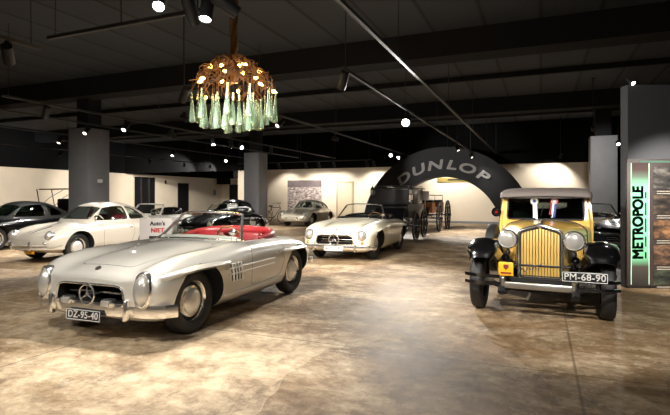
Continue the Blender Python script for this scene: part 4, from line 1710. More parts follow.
cars = 'parked museum cars'
t = thing('roadster', 'silver open roadster with red seats, star grille and black plate DZ-95-40, nearest car', 'car', Vector((-1.814, 6.692, 0)), math.radians(-111.34), cars)
roadster(t, 'silver_paint', 'red_leather', True, 'sl', number='DZ-95-40')
sl_car = t
t = thing('roadster', 'ivory white open roadster with curved windscreen and star grille beside the carriage', 'car', from_left_front_wheel((.92, 11.6), .74, 1.2), math.radians(-111.6), cars)
roadster(t, 'ivory_paint', 'black_leather', True, 'c190', number='AE-50-90')
t = thing('roadster', 'black open car with chrome windscreen edge behind the yellow vintage car', 'car', W(15.3, 1.30), RZ, cars)
roadster(t, 'black_paint', 'black_leather', True, 'c190', simple=True)

t = thing('coupe_car', 'pearl white rounded coupe with dark red seats behind the silver roadster', 'car', from_left_front_wheel((-5.93, 11.3), .72, 1.05), RZ, cars)
coupe(t, 'pearl_paint', 'dark_red', 'coupe', 'plate_yellow')
white_coupe = t
t = thing('coupe_car', 'champagne silver rounded coupe by the photo poster, far down the hall', 'car', (0, 0, 0), RZ, cars)
coupe(t, 'greige_paint', 'black_leather', 'coupe', None)
t.location = from_left_front_wheel(((312 - 335) / 490 * 24.5, 24.5), .72, 1.05)
t = thing('targa_car', 'black car with a silver roof bar at the left edge', 'car', (0, 0, 0), RZ, cars)
coupe(t, 'black_paint', 'tan', 'targa', None, 'satin_roof', tail=1.05)
t.location = Vector((-9.5, 14.6, 0))
black_targa = t
t = thing('convertible_car', 'bright white open convertible behind the pearl coupe, below the black double doors', 'car', (0, 0, 0), RZ, cars)
coupe(t, 'white_paint', 'black_leather', 'open', None, frame='white_paint')
t.location = W(13.2, -12.45)
t = thing('convertible_car', 'black open convertible with a white round number patch, behind the silver roadster windscreen', 'car', (0, 0, 0), RZ, cars)
coupe(t, 'black_paint', 'black_leather', 'open', None)
t.location = W(14.65, -10.43)
black_open = t
bm = bmesh.new()
lathe(bm, [(0, 0), (.19, 0), (.19, .006), (0, .006)], (-.50, .835, .56), (0, 1, .12), 24)
P('number_patch', bm, M['white'], t)
t = thing('coupe_car', 'black coupe with greenish glass left of the second pillar, behind the black convertible', 'car', (0, 0, 0), RZ, cars)
coupe(t, 'black_paint', 'tan', 'coupe', None)
t.location = Vector((-5.4, 25.6, 0))
bm = bmesh.new()
box(bm, (.45, .02, .3), (0, 0, 1.02), None, .004)
cyl(bm, (0, .02, 0), (0, .02, .9), .015)
box(bm, (.3, .3, .02), (0, .02, .01))
o = P('paper_notice', bm, M['white'])
o.location = Vector((-4.75, 22.6, 0)); o.rotation_euler = (0, 0, -.2)
tag(o, 'white paper notice on a stand between the two black cars left of the pillar', 'notice')
# ================================================================== THE YELLOW VINTAGE CAR (origin under the front axle)
def vintage(root):
    TR, R, TW = .745, .37, .155
    # chassis
    bm = bmesh.new()
    for s in (1, -1):
        box(bm, (3.9, .07, .12), (-1.45, s * .40, .42))
        tube(bm, [(.50, s * .40, .42), (.62, s * .40, .38), (.66, s * .40, .34)], .04, 8)
        tube(bm, [(.64, s * .40, .33), (.3, s * .40, .27), (0, s * .40, .26), (-.4, s * .40, .30)], .035, 8, flat=.6)
    tube(bm, [(0, -.66, .37), (0, -.45, .30), (0, 0, .28), (0, .45, .30), (0, .66, .37)], .035, 10)
    box(bm, (.05, .7, .10), (.28, 0, .42))
    tube(bm, [(-.12, -.62, .30), (-.12, .62, .30)], .016, 8)
    box(bm, (3.2, .9, .04), (-1.7, 0, .40))
    cyl(bm, (-2.9, -.7, .37), (-2.9, .7, .37), .05)
    box(bm, (.9, .34, .2), (-.6, 0, .34), None, .05)
    P('chassis', bm, M['well'], root)
    # wheels
    for x in (0, -2.9):
        for s in (1, -1):
            wheel(root, x, s * TR, R, TW, s, style='disc', rim=.66)
    # front wings
    for s in (1, -1):
        path = smooth_path([(.43, 0, .71), (.37, 0, .80), (.23, 0, .88), (.02, 0, .915), (-.22, 0, .875), (-.45, 0, .74), (-.68, 0, .53), (-.92, 0, .385), (-1.15, 0, .36)], 6)
        prof = [(-.20, -.06), (-.195, -.02), (-.16, .0), (-.08, .014), (.0, .018), (.08, .010), (.14, -.012), (.17, -.045), (.175, -.085)]
        bm = bmesh.new()
        n = len(path)
        rows = []
        for i, p in enumerate(path):
            d = (path[min(i + 1, n - 1)] - path[max(i - 1, 0)]).normalized()
            up = Vector((d.z, 0, -d.x))
            if up.z < 0 or (abs(up.z) < .2 and up.x < 0 and i < 6):
                up = -up
            if i < 8 and up.x < 0:
                up = -up
            k = min(1.0, .75 + .25 * i / 8) * (1 if i < n * .6 else 1 - .25 * (i - n * .6) / (n * .4))
            row = []
            for j, (a, b) in enumerate(prof):
                yy = s * (.69 + a * k)
                drop = b * (1 if i < n * .75 else .6)
                row.append(bm.verts.new(p + Vector((0, yy, 0)) + up * drop))
            rows.append(row)
        for a, b in zip(rows, rows[1:]):
            for j in range(len(prof) - 1):
                bm.faces.new((a[j], a[j + 1], b[j + 1], b[j]))
        f = P('front_wing', shell(bm, .014), M['black_paint'], root, 60)
        # inner valance from the wing down to the frame
        bm = bmesh.new()
        g = []
        for x, z0 in ((.34, .78), (.15, .88), (-.1, .89), (-.35, .80), (-.6, .58), (-.85, .42)):
            g.append([bm.verts.new((x, s * .53, z0 - .06)), bm.verts.new((x - .03, s * .45, (z0 + .42) / 2)), bm.verts.new((x - .05, s * .42, .42))])
        for a, b in zip(g, g[1:]):
            for j in range(2):
                bm.faces.new((a[j], a[j + 1], b[j + 1], b[j]))
        P('valance', shell(bm, .01), M['black_paint'], f, 60)
        # running board, rear wing
        bm = bmesh.new(); box(bm, (1.25, .36, .035), (-1.7, s * .76, .36), None, .012); P('running_board', bm, M['black_trim'], root)
        bm = bmesh.new()
        rows = []
        for k in range(17):
            a = PI * (-.02 + 1.02 * k / 16)
            c = Vector((-2.9 + .46 * math.cos(a), 0, .37 + .47 * math.sin(a)))
            rr = Vector((math.cos(a), 0, math.sin(a)))
            rows.append([bm.verts.new(c + Vector((0, s * (.74 + q), 0)) + rr * h) for q, h in prof])
        for a, b in zip(rows, rows[1:]):
            for j in range(len(prof) - 1):
                bm.faces.new((a[j], a[j + 1], b[j + 1], b[j]))
        P('rear_wing', shell(bm, .014), M['black_paint'], root, 60)
    # bonnet: from the radiator shell back to the scuttle
    def sec(w, zt, zb, crown, n=9, shoulder=.16):
        pts = [(w, zb), (w, zb + (zt - zb) * .5), (w * .99, zt - shoulder)]
        for i in range(1, n):
            a = PI / 2 * i / n
            pts.append((w * (.99 * math.cos(a) ** .75), zt - shoulder + (shoulder + crown) * math.sin(a) ** .8))
        pts.append((0, zt + crown))
        return pts
    secs = [(.015, .262, 1.03, .52, .045), (-.3, .34, 1.055, .52, .045), (-.7, .46, 1.085, .52, .045), (-1.05, .565, 1.09, .50, .045), (-1.22, .615, 1.10, .48, .035), (-1.32, .635, 1.105, .46, .025)]
    bm = bmesh.new()
    rows = []
    xs = [s[0] for s in secs][::-1]
    fw, ft, fb, fc = [pchip(xs, [s[k] for s in secs][::-1]) for k in (1, 2, 3, 4)]
    for x in lin(.015, -1.06, 14):
        h = sec(fw(x), ft(x), fb(x), fc(x))
        rows.append([bm.verts.new((x, y, z)) for y, z in h + [(-y, z) for y, z in h[-2::-1]]])
    for a, b in zip(rows, rows[1:]):
        for j in range(len(a) - 1):
            bm.faces.new((a[j], a[j + 1], b[j + 1], b[j]))
    bon = P('bonnet', shell(bm, .012), M['yellow_paint'], root, 50)
    Sb = Surf(bon)
    bm = bmesh.new()
    rows = []
    for x in lin(-1.075, -1.34, 6):
        h = sec(fw(x), ft(x), .40, fc(x))
        rows.append([bm.verts.new((x, y, z)) for y, z in h + [(-y, z) for y, z in h[-2::-1]]])
    for a, b in zip(rows, rows[1:]):
        for j in range(len(a) - 1):
            bm.faces.new((a[j], a[j + 1], b[j + 1], b[j]))
    P('scuttle', shell(bm, .012), M['yellow_paint'], root, 50)
    bm = bmesh.new()
    strip(bm, [Sb.top(x, 0, .004) for x in lin(0.0, -1.05, 10)], .008)
    for s in (1, -1):
        strip(bm, [Vector((x, s * (fw(x) + .004), ft(x) - .16)) for x in lin(.0, -1.06, 12)], .007)
        h = sec(fw(-1.065), ft(-1.065), .48, fc(-1.065))
        strip(bm, [Vector((-1.065, s * y * 1.004, z + .004)) for y, z in h], .008)
    P('bonnet_edging', bm, M['black_trim'], root)
    # bonnet side louvres
    for s in (1, -1):
        for k in range(10):
            x = -.25 - .07 * k
            bm = bmesh.new()
            box(bm, (.018, .012, .26), (x, s * (fw(x) + .005), .74), (0, 0, 0), .004)
            P('louvre', bm, M['yellow_paint'], bon)
    # radiator: peaked shell, vertical slats
    w, zt, zb, pk = .25, 1.045, .445, 1.115
    outl = [(-w, zb), (w, zb), (w, zt - .03), (w - .03, zt), (.10, pk - .03), (0, pk), (-.10, pk - .03), (-w + .03, zt), (-w, zt - .03)]
    bm = bmesh.new(); prism(bm, [(y * .97, z) for y, z in outl], 'x', -.02, .045); P('radiator_core', bm, M['black_trim'], root)
    bm = bmesh.new()
    tube(bm, [(.055, y, z) for y, z in rounded(outl, .03, 3)], .021, 8, True)
    sh = P('radiator_shell', bm, M['chrome'], root, 60)
    bm = bmesh.new()
    tube(bm, [(.075, y * .925, zb + .03 + (z - zb - .03) * .965) for y, z in rounded(outl, .03, 3)], .009, 6, True)
    P('shell_edging', bm, M['black_trim'], sh)
    slat = mat('radiator_slat_yellow', (196, 160, 84), 0.35, 0.1)
    for k in range(13):
        y = -.212 + .424 * k / 12
        top = zt - .035 + (pk - zt) * max(0, (1 - abs(y) / .24)) * .9
        bm = bmesh.new()
        box(bm, (.03, .029, top - zb - .03), (.055, y, (top + zb + .03) / 2), (0, 0, 0), .005)
        P('radiator_slat', bm, slat, root)
    bm = bmesh.new()
    pts = [(.082, .10 - .20 * t, .585 + .05 * t + .022 * math.sin(t * 16)) for t in lin(0, 1, 34)]
    pts = [(.082, -.225 + .25 * t, .53 + .075 * t + .028 * math.sin(t * 22)) for t in lin(0, 1, 44)]
    tube(bm, pts, .006, 6)
    P('script_badge', bm, M['chrome'], root)
    bm = bmesh.new()
    ellipsoid(bm, (.07, 0, 1.105), (.025, .034, .034), None, 14, 10)
    cyl(bm, (.03, 0, 1.11), (.03, 0, 1.165), .022, .014)
    ellipsoid(bm, (.03, 0, 1.18), (.02, .045, .018), None, 12, 8)
    P('radiator_cap', bm, M['chrome'], root)
    # headlights on their posts
    for s in (1, -1):
        c = Vector((.10, s * .385, .93))
        bm = bmesh.new()
        lathe(bm, [(0, -.15), (.04, -.145), (.08, -.11), (.107, -.05), (.112, 0), (.12, .006), (.12, .028), (.110, .034), (.106, .028), (.106, .01)], c, (1, 0, 0), 32)
        hl = P('headlight', bm, M['chrome'], root, 50)
        bm = bmesh.new()
        lathe(bm, [(.106, .012), (.085, .032), (.05, .043), (0, .047)], c, (1, 0, 0), 32)
        P('lens', bm, M['lens'], hl, 60)
        bm = bmesh.new()
        lathe(bm, [(.121, -.012), (.127, 0), (.127, .012), (.121, .016)], c, (1, 0, 0), 32)
        P('rim', bm, M['black_trim'], hl, 60)
        bm = bmesh.new()
        cyl(bm, c + Vector((-.04, 0, -.10)), (c.x - .04, c.y, .58), .018, .026)
        ellipsoid(bm, (c.x - .03, c.y, .755), (.035, .035, .05), None, 12, 8)
        P('lamp_post', bm, M['dark_metal'], root)
        bm = bmesh.new()
        lathe(bm, [(0, -.06), (.02, -.05), (.03, -.01), (.045, .04), (.05, .045)], (.16, s * .40, .70), (1, 0, 0), 16)
        P('horn', bm, M['black_paint'], root)
    bm = bmesh.new(); tube(bm, [(.06, -.72, .70), (.06, -.42, .60), (.06, .42, .60), (.06, .72, .70)], .018, 8); P('lamp_bar', bm, M['black_paint'], root)
    # bumper: a flat bright bar between two pairs of black blades
    bm = bmesh.new(); box(bm, (.035, .74, .075), (.60, .0, .425), None, .012); bb = P('bumper_bar', bm, M['satin'], root)
    for s in (1, -1):
        bm = bmesh.new(); cyl(bm, (.60, s * .385, .34), (.60, s * .385, .50), .026, seg=12); ellipsoid(bm, (.60, s * .385, .50), (.03, .03, .03), None, 12, 8); P('bumper_clamp', bm, M['satin'], bb)
        for z in (.43, .52):
            bm = bmesh.new()
            sweep(bm, [(-.01, -.02), (.012, -.016), (.016, 0), (.012, .016), (-.01, .02)], smooth_path([(.60, s * .42, z), (.61, s * .62, z), (.585, s * .72, z), (.50, s * .84, z)], 5))
            P('bumper_blade', bm, M['black_paint'], root, 50)
        bm = bmesh.new(); tube(bm, [(.57, s * .62, .42), (.57, s * .62, .53)], .02, 8); P('blade_bracket', bm, M['dark_metal'], root)
        bm = bmesh.new()
        for k in range(5):
            torus(bm, (.55, s * (.50 + .022 * k), .475), .018, .010, (0, 1, 0), 14, 6)
        P('coil', bm, M['satin'], root)
    # plates
    plate(root, 'PM-68-90', (.645, .485, .575), 0, .46, .116, -.02, size=.102)
    bm = bmesh.new(); box(bm, (.012, .17, .165), (.50, -.36, .60), None, .006); yp = P('badge_plate', bm, M['plate_yellow'], root)
    bm = bmesh.new(); prism(bm, [(-.36 + y, .625 + z) for y, z in ((0, -.04), (.03, -.005), (.03, .03), (-.03, .03), (-.03, -.005))], 'x', .505, .512); box(bm, (.006, .12, .02), (.508, -.36, .552)); P('badge_emblem', bm, M['dark_red'], yp)
    # cabin: side panels and posts, cut for windows, roof of fabric
    HW, ZB, ZT = .655, 1.135, 1.50
    side = [(-1.34, .42), (-1.30, 1.13), (-1.40, 1.53), (-3.15, 1.53), (-3.42, 1.40), (-3.50, 1.05), (-3.48, .55), (-3.3, .42)]
    def tum(v):
        v.co.y *= 1 - .07 * max(0, v.co.z - 1.1) / .4
    bm = bmesh.new(); prism(bm, side, 'y', -HW, HW)
    bmesh.ops.bisect_plane(bm, geom=bm.verts[:] + bm.edges[:] + bm.faces[:], plane_co=(0, 0, 1.1), plane_no=(0, 0, 1))
    for v in bm.verts:
        tum(v)
    bmesh.ops.bevel(bm, geom=[e for e in bm.edges if abs(e.verts[0].co.y) > .5 and abs(e.verts[1].co.y) > .5 and e.verts[0].co.y * e.verts[1].co.y > 0 and len(e.link_faces) == 2 and e.calc_face_angle(0) > 1.0], offset=.05, segments=3, affect='EDGES')
    cab = P('cabin', bm, M['yellow_paint'], root, 40)
    boolean(cab, cutter(lambda bm: prism(bm, [(-1.42, .50), (-1.38, 1.15), (-1.46, 1.49), (-3.1, 1.49), (-3.35, 1.36), (-3.42, 1.0), (-3.40, .50)], 'y', -HW + .055, HW - .055), M['black_leather']))
    for poly in ([(-1.49, 1.15), (-1.53, 1.46), (-2.25, 1.46), (-2.25, 1.15)], [(-2.35, 1.15), (-2.35, 1.46), (-3.0, 1.46), (-3.15, 1.15)]):
        boolean(cab, cutter(lambda bm: prism(bm, rounded(poly, .04, 3), 'y', -1, 1), M['black_trim']))
    scr = rounded([(-.535, 1.135), (.535, 1.135), (.52, 1.465), (-.52, 1.465)], .05, 4)
    boolean(cab, cutter(lambda bm: prism(bm, scr, 'x', -2, -.8), M['black_trim']))
    boolean(cab, cutter(lambda bm: prism(bm, rounded([(-.3, 1.2), (.3, 1.2), (.3, 1.4), (-.3, 1.4)], .05, 3), 'x', -4, -3.2), M['black_trim']))
    def sx(z):
        return -1.30 - .10 * (z - 1.13) / .4
    bm = bmesh.new(); tube(bm, [(sx(z) + .012, y, z) for y, z in scr], .014, 8, True); wf = P('windscreen_frame', bm, M['black_trim'], root, 60)
    bm = bmesh.new()
    q = [bm.verts.new((sx(z) - .012, y, z)) for y, z in scr]; bm.faces.new(q); bmesh.ops.solidify(bm, geom=bm.faces[:], thickness=.005)
    P('windscreen_glass', bm, M['glass_dark'], wf)
    for s in (1, -1):
        for poly in ([(-1.49, 1.15), (-1.53, 1.46), (-2.25, 1.46), (-2.25, 1.15)], [(-2.35, 1.15), (-2.35, 1.46), (-3.0, 1.46), (-3.15, 1.15)]):
            bm = bmesh.new()
            prism(bm, poly, 'y', s * (HW - .05), s * (HW - .045))
            for v in bm.verts: tum(v)
            P('side_window', bm, M['glass_dark'], root)
        bm = bmesh.new()
        strip(bm, [(-1.36, s * (HW + .006), 1.10), (-3.45, s * (HW + .006), 1.10)], .011)
        strip(bm, [(-1.40, s * (HW + .004), .48), (-1.40, s * (HW + .004), 1.10), (-1.46, s * (HW - .022), 1.46)], .005)
        strip(bm, [(-2.30, s * (HW + .004), .48), (-2.30, s * (HW + .004), 1.10), (-2.30, s * (HW - .022), 1.46)], .005)
        P('waist_moulding', bm, M['black_trim'], root)
        bm = bmesh.new(); cyl(bm, (-2.2, s * (HW + .0), 1.02), (-2.2, s * (HW + .05), 1.02), .012); box(bm, (.11, .018, .022), (-2.17, s * (HW + .05), 1.02), None, .007); P('door_handle', bm, M['chrome'], root)
    # roof
    bm = bmesh.new()
    n = 12
    rows = []
    for x, zz, ww, dz in ((-1.24, 1.475, .57, .0), (-1.245, 1.52, .615, .05), (-1.28, 1.555, .635, .065), (-1.36, 1.58, .645, .075), (-1.6, 1.60, .65, .08), (-2.3, 1.61, .65, .08), (-3.0, 1.59, .64, .08), (-3.3, 1.54, .62, .07), (-3.43, 1.46, .59, .05), (-3.46, 1.40, .56, .02)):
        row = []
        for k in range(2 * n + 1):
            a = PI * k / (2 * n)
            c, s_ = math.cos(a), math.sin(a)
            row.append(bm.verts.new((x, ww * (1 if c > 0 else -1) * abs(c) ** .45, (zz - dz - .02) + (dz + .035) * abs(s_) ** .55)))
        rows.append(row)
    for a, b in zip(rows, rows[1:]):
        for k in range(2 * n):
            bm.faces.new((a[k], a[k + 1], b[k + 1], b[k]))
    bm.faces.new(rows[0]); bm.faces.new(rows[-1])
    for a, b in zip(rows, rows[1:]):
        bm.faces.new((a[0], b[0], b[-1], a[-1]))
    P('roof', bm, M['vinyl_roof'], root, 50)
    bm = bmesh.new()
    for s in (1, -1):
        strip(bm, [(x, s * y, z) for x, y, z in ((-1.245, .60, 1.46), (-1.35, .640, 1.475), (-1.8, .642, 1.497), (-2.6, .642, 1.50), (-3.2, .625, 1.47))], .010)
    strip(bm, [(-1.235, y, 1.455 + .02 * (1 - (y / .6) ** 2)) for y in lin(-.6, .6, 15)], .010)
    P('roof_moulding', bm, M['black_trim'], root)
    # inside
    for x in (-1.95, -2.9):
        bm = bmesh.new(); box(bm, (.5, 1.1, .16), (x, 0, .70), None, .05); box(bm, (.16, 1.1, .55), (x - .28, 0, .98), (0, -.15, 0), .06); P('bench_seat', bm, M['black_leather'], root)
    steering(root, -1.62, .30, 1.12, M['black_trim'], .21)
    # rear-view mirror on the right, spare wheel on the wing
    bm = bmesh.new()
    cyl(bm, (-1.36, -.655, 1.20), (-1.34, -.68, 1.23), .010)
    lathe(bm, [(0, -.03), (.05, -.025), (.075, 0), (.075, .012)], (-1.33, -.70, 1.235), (1, 0, 0), 20)
    mr = P('wing_mirror', bm, M['black_paint'], root)
    bm = bmesh.new(); lathe(bm, [(0, .02), (.022, .02), (.022, .012)], (-1.33, -.70, 1.235), (1, 0, 0), 16); P('mirror_spot', bm, M['red_lens'], mr)
    bm = bmesh.new(); lathe(bm, [(.18, -.07), (.26, -.085), (.34, -.06), (.36, 0), (.34, .06), (.26, .085), (.18, .07), (0, .05)], (-.92, -.70, .72), (0, -1, 0), 32); sp = P('spare_wheel', bm, M['rubber'], root, 50)
    bm = bmesh.new(); lathe(bm, [(.17, .06), (.12, .09), (0, .10)], (-.92, -.70, .72), (0, -1, 0), 24); P('wheel_cover', bm, M['black_paint'], sp)
    bm = bmesh.new()
    tube(bm, [(-1.215, -.05, 1.18), (-1.30, -.02, 1.34)], .006, 6)
    tube(bm, [(-1.215, .10, 1.18), (-1.31, .07, 1.33)], .006, 6)
    P('wiper', bm, M['dark_metal'], root)
    bm = bmesh.new(); strip(bm, [(-1.31, .66, 1.10), (-1.20, .80, 1.16), (-1.10, .90, 1.19)], .012); P('signal_arm', bm, M['satin'], root)
    return sx


RY = math.radians(-90 - 25.4)
t = thing('vintage_car', 'yellow vintage saloon with upright slatted radiator, black wings and plate PM-68-90', 'car', Vector((2.61, 6.23, 0)), RY, cars)
sx = vintage(t)
yellow = t

# award rosettes hanging on the windscreen
M['ribbon_red'] = mat('ribbon_red', (196, 30, 44), 0.45)
M['ribbon_blue'] = mat('ribbon_blue', (34, 62, 140), 0.45)
M['ribbon_white'] = mat('ribbon_white', (232, 232, 230), 0.45)


def rosette(lab, y, z, edge, core, tails):
    from_local = Matrix.Translation(yellow.location) @ Matrix.Rotation(RY, 4, 'Z')
    o = thing('rosette', lab, 'rosette', from_local @ Vector((sx(z) + .03, y, z)), RY, 'award rosettes on the yellow car')
    bm = bmesh.new()
    n = 40
    rows = []
    for r, dx in ((.022, .012), (.038, .01), (.056, .004)):
        rows.append([bm.verts.new((dx + (.006 if k % 2 else -.003) * (r > .03), r * math.cos(2 * PI * k / n), r * math.sin(2 * PI * k / n))) for k in range(n)])
    for a, b in zip(rows, rows[1:]):
        for k in range(n):
            bm.faces.new((a[k], a[(k + 1) % n], b[(k + 1) % n], b[k]))
    P('pleated_ring', shell(bm, .003), M[edge], o)
    bm = bmesh.new(); torus(bm, (.012, 0, 0), .037, .006, (1, 0, 0), 28, 6); P('middle_ring', bm, M['ribbon_white'], o)
    bm = bmesh.new(); lathe(bm, [(0, .02), (.012, .02), (.024, .014), (.024, 0), (0, 0)], (0, 0, 0), (1, 0, 0), 20); P('button', bm, M[core], o)
    for k, (mm, y0, y1, L) in enumerate(tails):
        bm = bmesh.new()
        rows = []
        for i in range(9):
            q = i / 8
            zz = -.03 - L * q
            c = y0 + (y1 - y0) * q
            xx = .004 + .002 * k + .09 * max(0, (-zz - .03)) / .25 + (.004 * math.sin(q * 6))
            rows.append([bm.verts.new((xx, c - .016, zz)), bm.verts.new((xx, c + .016, zz))])
        for a, b in zip(rows, rows[1:]):
            bm.faces.new((a[0], a[1], b[1], b[0]))
        P('ribbon_tail', shell(bm, .002), M[mm], o)


rosette('white and dark blue award rosette with white ribbons on the windscreen, left one', -.145, 1.405, 'ribbon_white', 'ribbon_blue', (('ribbon_white', -.005, .0, .22), ('ribbon_white', .02, .035, .24)))
rosette('red and white award rosette with red white and blue ribbons on the windscreen, right one', .135, 1.405, 'ribbon_red', 'ribbon_white', (('ribbon_red', -.03, -.06, .17), ('ribbon_white', -.01, -.03, .21), ('ribbon_blue', .015, -.005, .21)))

# ================================================================== CARRIAGES
M['wood'] = mat('varnished_wood', (168, 104, 52), 0.4, noise=0.2, nscale=6)
M['carriage_black'] = mat('carriage_black', (24, 24, 28), 0.35, 0, 0.6)
M['spoke'] = mat('wheel_dark_wood', (40, 34, 30), 0.45)
M['hood_leather'] = mat('carriage_panel_grey', (60, 60, 64), 0.6, bump=.1)


def cart_wheel(parent, x, y, R, s, mm='spoke', n=14, hub_m='carriage_black'):
    bm = bmesh.new()
    c = Vector((x, y, R))
    ax = (0, s, 0)
    lathe(bm, [(R * .90, -.028), (R * .985, -.028), (R * .985, .028), (R * .90, .028), (R * .90, -.028)], c, ax, 40)
    for k in range(n):
        a = 2 * PI * k / n
        d = Vector((math.cos(a), 0, math.sin(a)))
        cyl(bm, c + d * R * .1, c + d * R * .92, .019, .014, 7)
    w = P('wheel', bm, M[mm], parent)
    bm = bmesh.new()
    lathe(bm, [(R * .98, -.03), (R, -.03), (R, .03), (R * .98, .03)], c, ax, 40)
    P('tyre', bm, M['dark_metal'], w)
    bm = bmesh.new()
    lathe(bm, [(0, -.12), (.05, -.12), (.085, -.05), (.085, .05), (.055, .12), (.045, .15), (0, .155)], c, ax, 20)
    P('hub', bm, M[hub_m], w)
    return w


def leaf_springs(bm, x, y, z, L=.9):
    for sg in (1, -1):
        tube(bm, [(x - L / 2, y, z), (x - L / 4, y, z + sg * .06), (x, y, z + sg * .08), (x + L / 4, y, z + sg * .06), (x + L / 2, y, z)], .02, 6)


# the black roofed carriage; its left wheels stand in one line down the hall
A1 = Vector((2.77, 16.75, 0))
n_ = W(0, 1); d_ = W(1, 0)
t = thing('carriage', 'black horse carriage with roof rail, lamp and tall spoked wheels behind the ivory roadster', 'carriage', A1 - n_ * .76, RZ)
xr = -1.25
for s in (1, -1):
    cart_wheel(t, 0, s * .76, .50, s)
    cart_wheel(t, xr, s * .76, .50, s)
bm = bmesh.new()
for x in (0, xr):
    cyl(bm, (x, -.76, .50), (x, .76, .50), .03)
    for s in (1, -1):
        leaf_springs(bm, x, s * .5, .62)
box(bm, (1.9, .08, .08), (xr / 2, 0, .55))
P('undercarriage', bm, M['carriage_black'], t)
bm = bmesh.new()
prism(bm, rounded([(.34, .78), (.50, 1.10), (.46, 1.22), (-1.9, 1.22), (-1.95, .85), (-1.6, .72), (.1, .72)], .06, 3), 'y', -.60, .60)
P('carriage_body', bm, M['carriage_black'], t)
bm = bmesh.new()
for s in (1, -1):
    for x in (.30, -1.75):
        cyl(bm, (x, s * .56, 1.15), (x, s * .58, 1.76), .022, seg=8)
P('roof_post', bm, M['carriage_black'], t)
bm = bmesh.new(); box(bm, (2.25, 1.34, .05), (-.70, 0, 1.77), None, .02); rf = P('roof', bm, M['carriage_black'], t)
bm = bmesh.new()
tube(bm, [(.40, -.60, 1.85), (.40, .60, 1.85), (-1.75, .60, 1.85), (-1.75, -.60, 1.85)], .012, 6, True)
for x, y in ((.40, -.6), (.40, 0), (.40, .6), (-.3, .6), (-1.0, .6), (-1.75, .6), (-1.75, -.6), (-1.0, -.6), (-.3, -.6)):
    cyl(bm, (x, y, 1.79), (x, y, 1.85), .009, seg=6)
P('roof_rail', bm, M['satin'], rf)
bm = bmesh.new(); box(bm, (.03, 1.16, .52), (.31, -.02, 1.47), None, .01); P('front_curtain', bm, M['hood_leather'], t)
bm = bmesh.new(); box(bm, (1.3, .03, .50), (-1.05, .57, 1.48), None, .01); P('side_curtain', bm, M['carriage_black'], t)
bm = bmesh.new(); box(bm, (.5, 1.1, .12), (-.1, 0, 1.25), None, .04); box(bm, (.5, 1.1, .12), (-1.3, 0, 1.25), None, .04); P('seat_cushion', bm, M['black_leather'], t)
bm = bmesh.new(); prism(bm, [(.5, 1.10), (.62, .98), (.80, .66), (.76, .64), (.55, .90), (.45, 1.05)], 'y', -.5, .5); P('footboard', bm, M['carriage_black'], t)
for s in (1, -1):
    bm = bmesh.new()
    cyl(bm, (.36, s * .68, 1.35), (.36, s * .68, 1.56), .012, seg=8)
    box(bm, (.13, .13, .2), (.36, s * .68, 1.64), None, .015)
    lathe(bm, [(.08, 0), (.05, .05), (.02, .07), (.02, .12), (0, .12)], (.36, s * .68, 1.74), seg=12)
    cyl(bm, (.36, s * .60, 1.40), (.36, s * .68, 1.40), .01)
    l = P('carriage_lamp', bm, M['carriage_black'], t)
    bm = bmesh.new(); box(bm, (.012, .10, .15), (.43, s * .68, 1.64)); P('lamp_pane', bm, M['lens'], l)
# row of little tassels / studs under the front
bm = bmesh.new()
for k in range(12):
    ellipsoid(bm, (.44, -.5 + k * .09, 1.0 + .02 * (k % 2)), (.012, .014, .014), None, 8, 6)
for k in range(12):
    ellipsoid(bm, (.34, -.5 + k * .09, .80 + .02 * (k % 2)), (.012, .012, .012), None, 8, 6)
P('bright_studs', bm, M['satin'], t)
nt = A1 + W(-.25, .12)
bm = bmesh.new()
box(bm, (.30, .012, .36), (0, 0, 1.52), None, .003)
box(bm, (.03, .03, 1.36), (0, .02, .68))
box(bm, (.3, .3, .02), (0, .02, .01))
o = P('paper_notice', bm, M['white'])
o.location = W(18.9, -4.15)
o.rotation_euler = (0, 0, -.25)
tag(o, 'white paper notice beside the black carriage roof', 'notice')

# the varnished wooden carriage behind it
C1 = Vector((4.4, 20.65, 0))
t = thing('carriage', 'small varnished wooden carriage with two tall thin wheels behind the black carriage', 'carriage', C1 - n_ * .72, RZ)
for s in (1, -1):
    cart_wheel(t, 0, s * .72, .58, s)
    cart_wheel(t, -2.0, s * .72, .66, s)
bm = bmesh.new()
for x in (0, -2.0):
    z = .58 if x == 0 else .66
    cyl(bm, (x, -.72, z), (x, .72, z), .028)
    for s in (1, -1):
        leaf_springs(bm, x, s * .45, z + .1, .8)
box(bm, (2.3, .07, .07), (-1.0, 0, .62))
P('undercarriage', bm, M['spoke'], t)
bm = bmesh.new()
prism(bm, rounded([(.35, .80), (.45, 1.22), (-.25, 1.22), (-.3, 1.0), (-1.2, 1.0), (-1.25, 1.25), (-2.2, 1.25), (-2.2, .82)], .04, 3), 'y', -.50, .50)
P('carriage_body', bm, M['wood'], t)
for x in (0.05, -1.75):
    bm = bmesh.new(); box(bm, (.45, .94, .10), (x, 0, 1.29), None, .035); P('seat_cushion', bm, M['black_leather'], t)
    bm = bmesh.new(); tube(bm, [(x - .25, -.48, 1.25), (x - .3, -.48, 1.55), (x - .3, .48, 1.55), (x - .25, .48, 1.25)], .018, 8); P('seat_rail', bm, M['carriage_black'], t)
bm = bmesh.new(); prism(bm, [(.42, 1.05), (.62, .98), (.78, .72), (.74, .70), (.6, .9), (.4, .98)], 'y', -.42, .42); P('footboard', bm, M['spoke'], t)

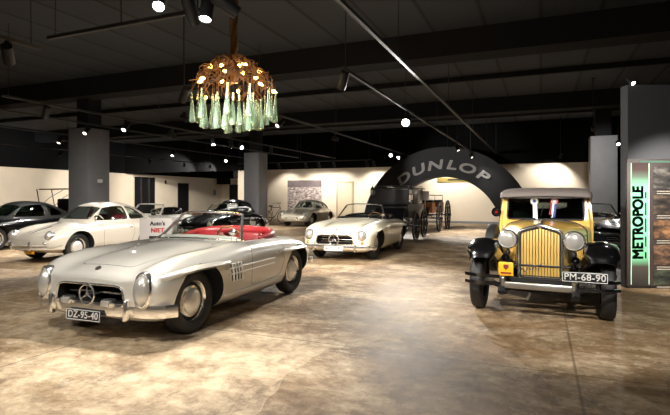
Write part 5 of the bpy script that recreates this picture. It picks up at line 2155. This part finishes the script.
# the little canopied cart left of the front pillar
t = thing('canopy_cart', 'small old cart with a thin flat canopy left of the front grey pillar', 'cart', Vector((-11.2, 20.2, 0)), RZ)
for s in (1, -1):
    cart_wheel(t, .7, s * .6, .42, s)
    cart_wheel(t, -.8, s * .6, .42, s)
bm = bmesh.new()
box(bm, (2.0, .9, .35), (0, 0, .75), None, .04)
P('cart_body', bm, mat('cart_brown', (70, 50, 36), 0.6), t)
bm = bmesh.new(); box(bm, (.5, .9, .5), (-.3, 0, 1.15), None, .06); P('seat_cushion', bm, M['black_leather'], t)
for sx_, sy_ in ((.85, .42), (.85, -.42), (-.85, .42), (-.85, -.42)):
    bm = bmesh.new(); cyl(bm, (sx_ * .8, sy_, .9), (sx_, sy_, 1.78), .018, seg=8); P('canopy_post', bm, M['spoke'], t)
bm = bmesh.new(); box(bm, (1.5, .9, .05), (0, 0, 1.80), (0, .03, 0), .02); P('canopy', bm, mat('canopy_tan', (150, 122, 84), 0.8), t)
bm = bmesh.new()
for s in (1, -1):
    tube(bm, [(.85, s * .40, 1.0), (.3, s * .40, 1.45), (-.3, s * .40, 1.76)], .012, 6)
P('canopy_brace', bm, M['spoke'], t)

# old bicycle leaning by the second pillar
t = thing('bicycle', 'old dark bicycle with high handlebar between the second pillar and the poster', 'bicycle', Vector((-3.35, 27.2, 0)), math.radians(-20))
Rb = .36
for x in (-.52, .52):
    bm = bmesh.new()
    torus(bm, (x, 0, Rb), Rb - .02, .02, (0, 1, 0), 36, 6)
    for k in range(12):
        a = 2 * PI * k / 12
        cyl(bm, (x, 0, Rb), (x + (Rb - .03) * math.cos(a), 0, Rb + (Rb - .03) * math.sin(a)), .004, seg=4)
    P('wheel', bm, M['dark_metal'], t)
bm = bmesh.new()
for a, b in (((-.52, 0, Rb), (-.08, 0, .30)), ((-.08, 0, .30), (-.22, 0, .92)), ((-.22, 0, .88), (.34, 0, .90)), ((-.08, 0, .30), (.34, 0, .84)), ((.52, 0, Rb), (.30, 0, 1.02)), ((-.52, 0, Rb), (-.20, 0, .84))):
    cyl(bm, a, b, .018, seg=8)
P('frame', bm, M['carriage_black'], t)
bm = bmesh.new(); tube(bm, [(.0, .28, 1.08), (.22, .26, 1.16), (.32, .1, 1.10), (.30, 0, 1.06), (.32, -.1, 1.10), (.22, -.26, 1.16), (.0, -.28, 1.08)], .014, 8); P('handlebar', bm, M['chrome'], t)
bm = bmesh.new(); ellipsoid(bm, (-.24, 0, .96), (.14, .09, .045), None, 14, 8); P('saddle', bm, M['black_leather'], t)
bm = bmesh.new(); torus(bm, (-.08, .04, .30), .09, .008, (0, 1, 0), 20, 6); box(bm, (.09, .2, .02), (.05, 0, .22)); P('crank', bm, M['dark_metal'], t)
bm = bmesh.new(); cyl(bm, (-.1, 0, .3), (-.25, -.3, .0), .012); P('kickstand', bm, M['dark_metal'], t)
